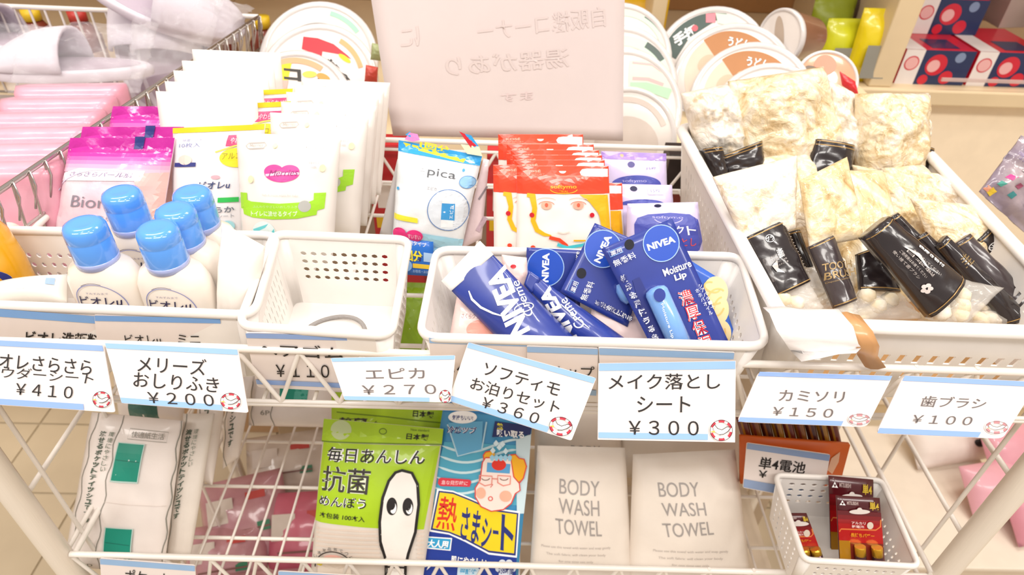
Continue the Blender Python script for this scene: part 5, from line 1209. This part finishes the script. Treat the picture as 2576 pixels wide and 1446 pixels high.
s.poly([(1076, 1346), (1138, 1350), (1134, 1382), (1070, 1376)], INKW, 'tag'); s.poly([(1079, 1349), (1135, 1353), (1131, 1379), (1073, 1373)], M('#2fa4d8', .4), 'tag'); s.text('大人用', (1078, 1353), (1130, 1357), (1074, 1373), INKW, bold=.04)
s.text('肌にやさしい', (1136, 1394), (1226, 1402), (1134, 1416), INKW, bold=.03); s.poly([(1152, 1424), (1160, 1419), (1200, 1421), (1208, 1430), (1206, 1450), (1150, 1446)], M('#cfe8f6', .4), 'tag'); s.text('弱酸性', (1158, 1426), (1200, 1428), (1156, 1440), M('#4aa6d6', .4), bold=.03)
for k in range(6): s.ell((1272+17*math.cos(k*PI/3), 1426+16*math.sin(k*PI/3)), 9, 9, M('#dfe8f6', .4), 'badge')
s.ell((1272, 1426), 18, 17, M('#dfe8f6', .4), 'badge'); s.text('約8時間', (1254, 1416), (1292, 1420), (1253, 1438), NBD, bold=.02)
s.poly([(1068, 1412), (1082, 1406), (1078, 1418), (1090, 1416), (1074, 1430), (1078, 1420), (1062, 1424)], INKW, 'corner_mark')
# drawn head
FL = M('#fbe9e0', .4); HO = M('#f6b41c', .4); RL = M('#e0453a', .4)
s.poly([(1216, 1142), (1222, 1134), (1240, 1130), (1245, 1138), (1240, 1154), (1216, 1152)], HO, 'drawn_hair'); s.poly([(1278, 1142), (1296, 1140), (1306, 1150), (1318, 1152), (1324, 1170), (1316, 1200), (1298, 1212), (1292, 1190), (1280, 1160)], HO, 'drawn_hair')
s.line([(1278, 1142), (1296, 1140), (1306, 1150), (1318, 1152), (1324, 1170), (1316, 1200), (1304, 1214)], 3, RL, 'drawn_outline'); s.line([(1240, 1130), (1222, 1134), (1216, 1142), (1218, 1156)], 3, RL, 'drawn_outline')
hd = [(1214, 1160), (1222, 1148), (1285, 1150), (1292, 1196), (1306, 1212), (1308, 1230), (1296, 1238), (1286, 1262), (1266, 1278), (1236, 1282), (1210, 1270), (1196, 1246), (1196, 1224), (1208, 1205)]
s.poly(hd, FL, 'drawn_head'); s.line(hd, 3, RL, 'drawn_outline', closed=True)
s.poly([(1226, 1160), (1284, 1164), (1282, 1188), (1224, 1184)], M('#5aa6da', .4), 'drawn_sheet'); s.ell((1255, 1166), 18, 14, RD, 'drawn_spot')
for k in range(5): s.poly([(1232+k*11, 1146), (1238+k*11, 1140), (1244+k*11, 1146), (1241+k*11, 1156), (1235+k*11, 1156)], M('#9fd3ec', .4), 'drawn_crystal')
for (x, y) in ((1240, 1130), (1256, 1122), (1272, 1132), (1248, 1112), (1264, 1114)): s.poly([(x-7, y), (x, y-9), (x+7, y), (x, y+8)], M('#dcf0f8', .4), 'drawn_crystal')
for gx in (1222, 1268): s.line([(gx-16, 1192), (gx+16, 1194), (gx+15, 1214), (gx-2, 1218), (gx-16, 1210)], 3, M('#e88f80', .4), 'drawn_glasses', closed=True); s.ring((gx, 1198), 10, 6, 2, M('#7d5a50', .4), 'drawn_eye', a0=10, a1=170)
s.line([(1238, 1200), (1252, 1201)], 3, M('#e88f80', .4), 'drawn_glasses'); s.ell((1210, 1236), 12, 14, M('#f7b79c', .4), 'drawn_cheek'); s.ell((1272, 1244), 15, 14, M('#f7b79c', .4), 'drawn_cheek'); s.ring((1234, 1250), 5, 5, 2, RL, 'drawn_mouth'); s.line([(1240, 1214), (1234, 1222)], 1.6, RL, 'drawn_nose')
s.flush()

# ---- body wash towels
TW = M('#efe4d8', .45, bump=.25, var=.03, k=.9); TI = M('#a39c98', .5)
def towel(label, q, Y, lean, lines=None, tiny=None, base=None):
    s = pk('wash_towel_pack', label, 'towel pack', q, Y, lean, base=base, group='body wash towel packs')
    s.body('pouch', TW, puff(.018, .05, p=.38, cr=.0016, seed=q[0][0]*.01, csc=4), backf(.012), 20, 24)
    if lines:
        for w, a, b, c in lines: s.text(w, a, b, c, TI)
        x, y, w = tiny
        for i, (t, k) in enumerate((('Please use this towel with water and soap gently', 1), ('The soft fabric will clean your body', .86), ('for one time use only', .5))):
            s.text(t, (x-w*k/2, y+i*18), (x+w*k/2, y+i*18+3), (x-w*k/2, y+i*18+8), M('#c4bbb4', .5))
    s.flush(); return s
towel('left body wash towel pack with thin grey capital lettering', [(1352, 1120), (1572, 1126), (1592, 1480), (1330, 1480)], .380, 38,
      [('BODY', (1405, 1194), (1503, 1200), (1404, 1230)), ('WASH', (1402, 1240), (1501, 1246), (1403, 1278)), ('TOWEL', (1394, 1290), (1506, 1296), (1396, 1328))], (1445, 1357, 170))
towel('right body wash towel pack with thin grey capital lettering', [(1592, 1142), (1848, 1130), (1892, 1480), (1580, 1480)], .380, 38,
      [('BODY', (1647, 1204), (1746, 1202), (1650, 1238)), ('WASH', (1654, 1252), (1760, 1250), (1659, 1284)), ('TOWEL', (1656, 1302), (1778, 1296), (1662, 1336))], (1728, 1367, 185))
towel('body wash towel pack standing behind the left one', [(1345, 1010), (1560, 1015), (1570, 1200), (1345, 1200)], .412, 38, [('BODY', (1432, 1110), (1504, 1112), (1432, 1134))], (1450, 1150, 120), base=(1450, 1480))
towel('body wash towel pack standing behind the right one', [(1560, 1000), (1860, 1005), (1875, 1200), (1565, 1200)], .412, 38, base=(1735, 1480))
towel('body wash towel pack at the far back of the row, under the price cards', [(1500, 920), (1860, 930), (1860, 1090), (1500, 1080)], .445, 38, base=(1700, 1480))

# ---- battery packs
BR = M('#571019', .3, coat=.5, k=.82); RB = M('#c8161b', .3, coat=.5, k=.82); GB = M('#c88f1c', .25, coat=.6, metal=.3)
def battery(label, q, Y, lean, cells=True, yaw=0):
    s = pk('battery_pack', label, 'battery pack', q, Y, lean, yaw, group=None); s.body('card', BR, flatf(.0008), flatf(-.0005), 6, 8)
    for k, hx in enumerate(('#6f121a', '#8a141b', '#a8151b', '#be171b')): qp(s, q, 0, .2+k*.06, 1, .26+k*.06+.002, M(hx, .3, coat=.5, k=.82))
    qp(s, q, 0, .44, 1, .66, RB, 'red_panel')
    s.line([quadpt(q, .02, .5), quadpt(q, .06, .46), quadpt(q, .85, .45), quadpt(q, .96, .4), quadpt(q, .98, .3)], 3, M('#ea8a4a', .3), 'orange_line')
    qp(s, q, 0, .62, .25, 1, GB, 'gold_side'); qp(s, q, .25, .64, 1, 1, M('#8a2b20', .3, coat=.5, k=.82))
    s.poly([quadpt(q, .12, .05), quadpt(q, .15, .085), quadpt(q, .09, .085)], INKW, 'emblem'); s.poly([quadpt(q, .09, .085), quadpt(q, .12, .12), quadpt(q, .05, .12)], INKW, 'emblem'); s.poly([quadpt(q, .15, .085), quadpt(q, .19, .12), quadpt(q, .12, .12)], INKW, 'emblem')
    qt(s, q, 'MITSUBISHI', .22, .06, .48, .11, M('#cfb9b4', .4), bold=.02); qt(s, q, '単4', .74, .05, .95, .17, M('#d9b93a', .3), bold=.03)
    s.ell(quadpt(q, .5, .2), 26, 6, M('#e9e0da', .4), 'hang_slot'); s.ell(quadpt(q, .5, .18), 7, 7, M('#e9e0da', .4), 'hang_slot')
    qt(s, q, 'アルカリ', .3, .34, .62, .38, M('#f4d0cc', .4), bold=.03); qt(s, q, '乾電池', .3, .39, .58, .43, M('#f4d0cc', .4), bold=.03); s.ell(quadpt(q, .72, .385), 8, 9, M('#e6d9c8', .4)); qt(s, q, '長持ちパワー', .26, .5, .8, .56, M('#e89428', .3), bold=.04)
    s.flush()
    if cells:
        for a in (.42, .8):
            A_ = s.P(*s.uv(*quadpt(q, a, 1.0)), .006); B_ = s.P(*s.uv(*quadpt(q, a, .66)), .006); C_ = s.P(*s.uv(*quadpt(q, a, .78)), .006)
            rod(s.root, 'battery', A_, C_, .0052, M('#6a4a52', .2, metal=.7), 16); rod(s.root, 'battery_top', C_, B_, .0052, M('#e8b93a', .2, metal=.7), 16)
battery('rear red battery pack standing in the small perforated basket', [(2084, 1196), (2196, 1206), (2196, 1430), (2090, 1420)], .372, 30, False)
battery('front red battery pack with two batteries in the small perforated basket', [(2103, 1246), (2212, 1252), (2224, 1430), (2112, 1424)], .352, 30)
battery('small red battery pack leaning at the left inside the small perforated basket', [(1972, 1290), (2028, 1290), (2074, 1418), (1990, 1418)], .362, 40, True)
# orange display box with rows of battery packs
OX = M('#ea6a1c', .4, k=.82)
q = [(1862, 1075), (2138, 1122), (2108, 1192), (1868, 1180)]
s = pk('display_carton', 'orange cardboard display carton behind the small battery basket', 'box', [(1862, 1098), (2138, 1118), (2108, 1230), (1862, 1215)], .452, 12)
s.body('carton', OX, flatf(.001), flatf(-.004), 4, 4); s.poly([(2090, 1150), (2112, 1134), (2108, 1160), (2092, 1190), (2080, 1180)], M('#f3c6a8', .4), 'printed_mark'); s.flush()
bp_ = None
BRN = [M('#6d2018', .3, coat=.4, k=.8), M('#a8741a', .3, coat=.5, k=.8), M('#4a1410', .3, coat=.4, k=.8), M('#8e5216', .3, coat=.4, k=.8)]
for i in range(9):
    px0 = 1868+i*28; q = [(px0-20, 1040), (px0+8, 1042), (px0+30, 1128+i*1.5), (px0+4, 1126+i*1.5)]
    s = pk('battery_pack', 'battery pack filed edge-on in the orange display carton, %s from the left' % ['first', 'second', 'third', 'fourth', 'fifth', 'sixth', 'seventh', 'eighth', 'ninth'][i], 'battery pack', q, .47, 30, group='battery packs filed in the orange carton')
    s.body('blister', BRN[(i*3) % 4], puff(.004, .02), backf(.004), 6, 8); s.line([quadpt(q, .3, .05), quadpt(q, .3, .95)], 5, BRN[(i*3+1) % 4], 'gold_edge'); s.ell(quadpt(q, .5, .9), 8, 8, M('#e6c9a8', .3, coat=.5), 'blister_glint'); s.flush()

# ---- pink printed packs on the lowest tier (seen through the wires) and a board under them
lt = boxo('lowest_tray', (-.43, .37, .335), (.88, 0, 0), (0, .34, 0), (0, 0, .006), M('#cbb9a2', .6), None, 0); tag(lt, 'beige tray forming the lowest level of the stand', 'tray')
PP = M('#e3a8ae', .3, coat=.5, bump=.3, k=.7, h2='#d898a2'); PW = M('#e9d9cc', .35, coat=.4, bump=.3, k=.8)
for i, (px, py, z, w_, h_, rz, m, lab) in enumerate([(610, 1290, .40, .13, .15, .3, PP, 'nearest, under the front of the lower basket'), (560, 1390, .38, .12, .12, .2, PP, 'partly hidden by the lower front rail'), (760, 1340, .38, .12, .16, .1, M('#dd6f86', .35, coat=.4, k=.8), 'deeper pink, right of the nearest one'), (720, 1150, .40, .14, .12, .2, PW, 'paler, at the back'), (640, 1500, .36, .13, .1, .1, PP, 'below the front rail')]):
    c = UZ(px, py, z); c.z = z-.03; t = thing('pink_bag', 'pink printed bag on the lowest level, '+lab, 'bag', c, 'pink printed bags on the lowest level')
    s = Surf.free(c, (math.cos(rz), math.sin(rz), 0), (-math.sin(rz)*.8, math.cos(rz)*.8, .6), t); s.q = [(-w_/2, h_/2), (w_/2, h_/2), (w_/2, -h_/2), (-w_/2, -h_/2)]; s.quad = True
    s.body('pouch', m, puff(.025, .05, cr=.004, seed=i*3), backf(.02), 14, 14)
    def rect(a0, b0, a1, b1, mm, nm='printed_mark'):
        vs = []
        for a, b in ((a0, b0), (a1, b0), (a1, b1), (a0, b1)): u, v = s.bil(a, b); vs.append(s.P(u, v, s.h((a0+a1)/2, (b0+b1)/2)+.002))
        mesh(nm, vs, [(0, 3, 2, 1)], mm, t, smooth=False)
    rect(.55, .18, .78, .26, M('#c23a30', .4)); rect(.2, .55, .8, .57, M('#7a4a42', .4)); rect(.65, .5, .8, .6, M('#2f7a55', .4)); rect(.1, .2, .4, .45, PW)
# baskets/packs seen on the right through the lattice: another low stand with plush-like packs
rs = thing('floor_crate', 'pale floor crate standing to the right of the display stand', 'crate', (.82, .75, 0))
boxo('crate_box', (.68, .62, .01), (.30, 0, 0), (0, .3, 0), (0, 0, .24), M('#e4d4c0', .6), rs, .004); boxo('crate_lip', (.67, .61, .25), (.32, 0, 0), (0, .32, 0), (0, 0, .012), M('#efe2d0', .5), rs, .003)
for i, (px, py, z, w_, m, lab) in enumerate([(2400, 1100, .30, .2, M('#f0e2d8', .5, bump=.3), 'white round one with a black spot'), (2545, 1130, .33, .12, M('#e7a3b0', .4, coat=.3), 'pink one at the right edge, upper'), (2500, 1230, .30, .12, M('#e8aab6', .4, coat=.3), 'pink one beside the right post'), (2610, 1290, .30, .12, M('#d9909f', .4), 'pink one outside the right post')]):
    c = UZ(px, py, z); t = thing('plush_pouch', 'pouch on the floor crate right of the stand, '+lab, 'pouch', c)
    s = Surf.free(c, (1, .2, 0), (-.1, .8, .6), t); s.q = [(-w_/2, .05), (w_/2, .05), (w_/2, -.05), (-w_/2, -.05)]; s.quad = True
    s.body('pouch', m, puff(.03, .02, cr=.003, seed=i*5), backf(.02), 14, 12)
    loft('black_spot' if i == 0 else 'dark_mark', s.P(.03, -.015, .026), [(0, .014, .009), (.004, .013, .008), (.005, .003, .002)], INK if i == 0 else M('#8a2a30', .5), t, 20, axis=s.n)
# ================================================================ price cards
CARD = M('#f6ebe7', .38, coat=.3, var=.012, k=.9); STR = M('#98bfe9', .4, coat=.3); STR2 = M('#8fb0e8', .4, coat=.3); INKG = M('#6b6260', .55); LRED = M('#c8384a', .45); LYE = M('#ecc94a', .45)
def rounded(q, r=.06):
    out = []
    for i in range(4):
        p, a, b = q[i], q[i-1], q[(i+1) % 4]
        e0 = lerp2(p, a, r*(1 if i % 2 else 1)); e1 = lerp2(p, b, r)
        for k in range(5):
            t = k/4; out.append(((1-t)**2*e0[0]+2*t*(1-t)*p[0]+t*t*e1[0], (1-t)**2*e0[1]+2*t*(1-t)*p[1]+t*t*e1[1]))
    return out
def badge(s, cx, cy, rx, ry, rot=0, faint=False):
    R_ = LRED if not faint else M('#cf8a90', .45); K = INK if not faint else M('#8a7f7c', .5); c, sn = math.cos(math.radians(rot)), math.sin(math.radians(rot))
    P = lambda x, y: (cx+(x*c-y*sn)*rx, cy+(x*sn+y*c)*ry)
    s.ring((cx, cy), rx*.92, ry*.92, rx*.3, M('#fbf4f2', .4), 'badge_ring', rot=rot)
    for a in (10, 70, 130, 200, 255, 310): s.ring((cx, cy), rx*.9, ry*.9, rx*.24, R_, 'badge_ring', a0=a, a1=a+34, n=8, rot=rot)
    s.ring((cx, cy), rx, ry, 1.1, K, 'badge_line', rot=rot)
    s.poly([P(-.75, -.35), P(-.6, -.5), P(-.35, -.2), P(.05, -.05), P(.5, -.35), P(.75, -.2), P(.35, .25), P(.0, .45), P(-.3, .3), P(-.6, .1)], M('#fdf9f6', .4), 'badge_bird')
    s.line([P(-.75, -.35), P(-.6, -.55), P(-.35, -.2), P(.05, -.05), P(.5, -.35), P(.95, -.4), P(.6, .1), P(.2, .35), P(-.2, .42)], 1.5, K, 'badge_line'); s.poly([P(-1.05, .12), P(-.6, .02), P(-.55, .2)], LYE if not faint else M('#e3cfa8', .4), 'badge_beak')
def card(label, q, Y, lean, lines, yaw=0, base=None, strips=((.0, .09), (.90, .99)), bd=None, ink=INK, rnd=.03, st=None, strip_m=None, faint=False):
    s = pk('price_card', label, 'price card', q, Y, lean, yaw, base=base)
    pts = rounded(q, rnd); vs = []; n = len(pts)
    for h in (.0009, 0):
        for p in pts: u, v = s.uv(*p); vs.append(s.P(u, v, h))
    fs = [tuple(range(n))[::-1], tuple(range(n, 2*n))]+[(i, (i+1) % n, n+(i+1) % n, n+i) for i in range(n)]
    mesh('card', vs, fs, CARD, s.root, smooth=False); s.h = lambda a, b: .0009
    for k, (b0, b1) in enumerate(strips):
        a1 = .995 if k == 0 or not bd else .80
        qp(s, q, .005, max(b0, .004), a1, b1, strip_m or STR, 'blue_stripe')
    for L in lines: s.text(L[0], L[1], L[2], L[3], ink, bold=L[4] if len(L) > 4 else .004)
    if bd: badge(s, *bd, faint=faint)
    s.flush(); return s
TY = YF-.006
card('price card for powder sheets, cut by the left picture edge', [(-60, 852), (262, 868), (292, 1037), (-95, 1012)], .318, 42,
     [('ビオレさらさら', (-32, 884), (236, 905), (-36, 922)), ('パウダーシート', (-32, 918), (242, 938), (-38, 946), 0), ('￥４１０', (45, 962), (188, 972), (42, 992))], bd=(260, 1004, 22, 20, 8), strip_m=STR2)
card('price card for baby wipes, second from the left', [(265, 862), (600, 878), (626, 1038), (308, 1014)], .312, 42,
     [('メリーズ', (350, 893), (522, 903), (348, 934)), ('おしりふき', (340, 935), (554, 950), (338, 972)), ('￥２００', (372, 984), (538, 992), (376, 1013))], bd=(583, 1008, 25, 20, 5))
card('price card with yen 270 in the middle left', [(832, 900), (1146, 893), (1134, 1012), (868, 1006)], .322, 42,
     [('エピカ', (918, 927), (1067, 924), (922, 954)), ('￥２７０', (910, 968), (1096, 966), (913, 992))], bd=(1120, 996, 14, 16, 0), ink=INKG)
card('price card tilted clockwise, with yen 360', [(1178, 860), (1500, 950), (1437, 1108), (1128, 1008)], .316, 40,
     [('ソフティモ', (1222, 910), (1412, 966), (1212, 942)), ('お泊りセット', (1190, 946), (1412, 1010), (1181, 977)), ('￥３６０', (1218, 996), (1360, 1040), (1208, 1022))], bd=(1410, 1071, 29, 23, 12), base=(1282, 1060))
card('price card for make-up remover sheets, upright with yen 300', [(1505, 913), (1850, 907), (1848, 1112), (1503, 1105)], .312, 40,
     [('メイク落とし', (1530, 940), (1810, 938), (1530, 980)), ('シート', (1602, 996), (1736, 996), (1601, 1036)), ('￥３００', (1580, 1056), (1756, 1058), (1580, 1092))], bd=(1812, 1081, 28, 26, 0), strips=((0, .10), (.90, .975)), rnd=.005)
card('price card for razors with yen 150, rounded corners', [(1908, 934), (2244, 945), (2178, 1074), (1853, 1061)], .322, 44,
     [('カミソリ', (1960, 980), (2124, 984), (1956, 1008)), ('￥１５０', (1944, 1022), (2096, 1028), (1938, 1044))], bd=(2158, 1054, 27, 13, 0), ink=INKG, rnd=.07, strip_m=STR2, faint=True)
card('price card for toothbrushes with yen 100, rounded corners, right edge', [(2272, 944), (2610, 960), (2520, 1103), (2202, 1090)], .318, 44,
     [('歯ブラシ', (2320, 994), (2482, 1001), (2310, 1022)), ('￥１００', (2296, 1042), (2446, 1048), (2288, 1063))], bd=(2502, 1074, 28, 15, 0), ink=INKG, rnd=.07, strip_m=STR2, faint=True)
b1f, b2f, b3f = [UZ(x, y, 1.022).y-.0006 for x, y in ((790, 832), (1490, 860), (250, 777))]
# cards fixed to the fronts of the plastic baskets
def front_card(label, q, bz, lines, Y, lean=-6, strips=((0, .14), (.86, .97)), ink=INK, rnd=.02, strip_m=None, lift=0):
    return card(label, q, Y, lean, lines, strips=strips, ink=ink, rnd=rnd, base=(q[0][0], q[0][1]), strip_m=strip_m)
front_card('price card on the face of the bottle basket, left one', [(-60, 768), (245, 792), (262, 902), (-60, 890)], 0, [('ビオレ洗顔料', (68, 828), (254, 836), (66, 862), .02)], b3f, strips=((0, .17),), strip_m=M('#7fb0ea', .4))
front_card('price card on the face of the bottle basket, right one', [(238, 790), (556, 796), (572, 905), (250, 895)], 0, [('ビオレu', (314, 838), (404, 838), (318, 862)), ('ミニ', (448, 838), (504, 838), (450, 862))], b3f-.0012, strips=((0, .13),), strip_m=M('#78abe8', .4))
front_card('price card on the face of the small empty basket, seen behind the wires', [(617, 834), (955, 842), (932, 985), (648, 972)], 0, [('ヘアゴム', (645, 858), (862, 868), (650, 890)), ('￥１１０', (694, 912), (828, 914), (696, 944))], b1f, strips=((0, .09), (.85, .93)), rnd=.05, strip_m=STR2)
front_card('price card on the face of the wide basket, left one', [(1078, 846), (1408, 858), (1400, 965), (1090, 955)], 0, [('ニベアクリーム', (1110, 905), (1380, 915), (1112, 935))], b2f, strips=((0, .12),))
front_card('price card on the face of the wide basket, middle one', [(1325, 868), (1505, 874), (1500, 995), (1328, 985)], 0, [('リップ', (1385, 915), (1495, 918), (1386, 945))], b2f-.001, strips=((0, .12), (.86, .97)))
front_card('price card on the face of the wide basket, right one', [(1505, 872), (1848, 884), (1835, 985), (1512, 975)], 0, [], b2f-.0018, strips=((0, .16),))
# cards on the lower tier
s = card('price card for AAA batteries, half hidden behind the small perforated basket', [(1878, 1112), (2088, 1142), (2066, 1262), (1868, 1225)], .430, 14,
     [('単4電池', (1912, 1146), (2028, 1160), (1906, 1176), .012), ('￥', (1908, 1180), (1930, 1182), (1906, 1198), .012)], strips=((0, .13), (.8, .98)), strip_m=M('#93a9cf', .4))
card('price card on the lower front rail, left', [(252, 1402), (492, 1420), (498, 1560), (262, 1545)], .336, 12, [('ポケット', (316, 1428), (428, 1438), (316, 1462)), ('ティッシュ', (310, 1470), (440, 1480), (310, 1500))], strips=((0, .1),))
card('price card on the lower front rail, middle', [(700, 1434), (1000, 1452), (1000, 1560), (705, 1550)], .336, 12, [('綿棒', (800, 1480), (900, 1485), (800, 1510))], strips=((0, .12),))
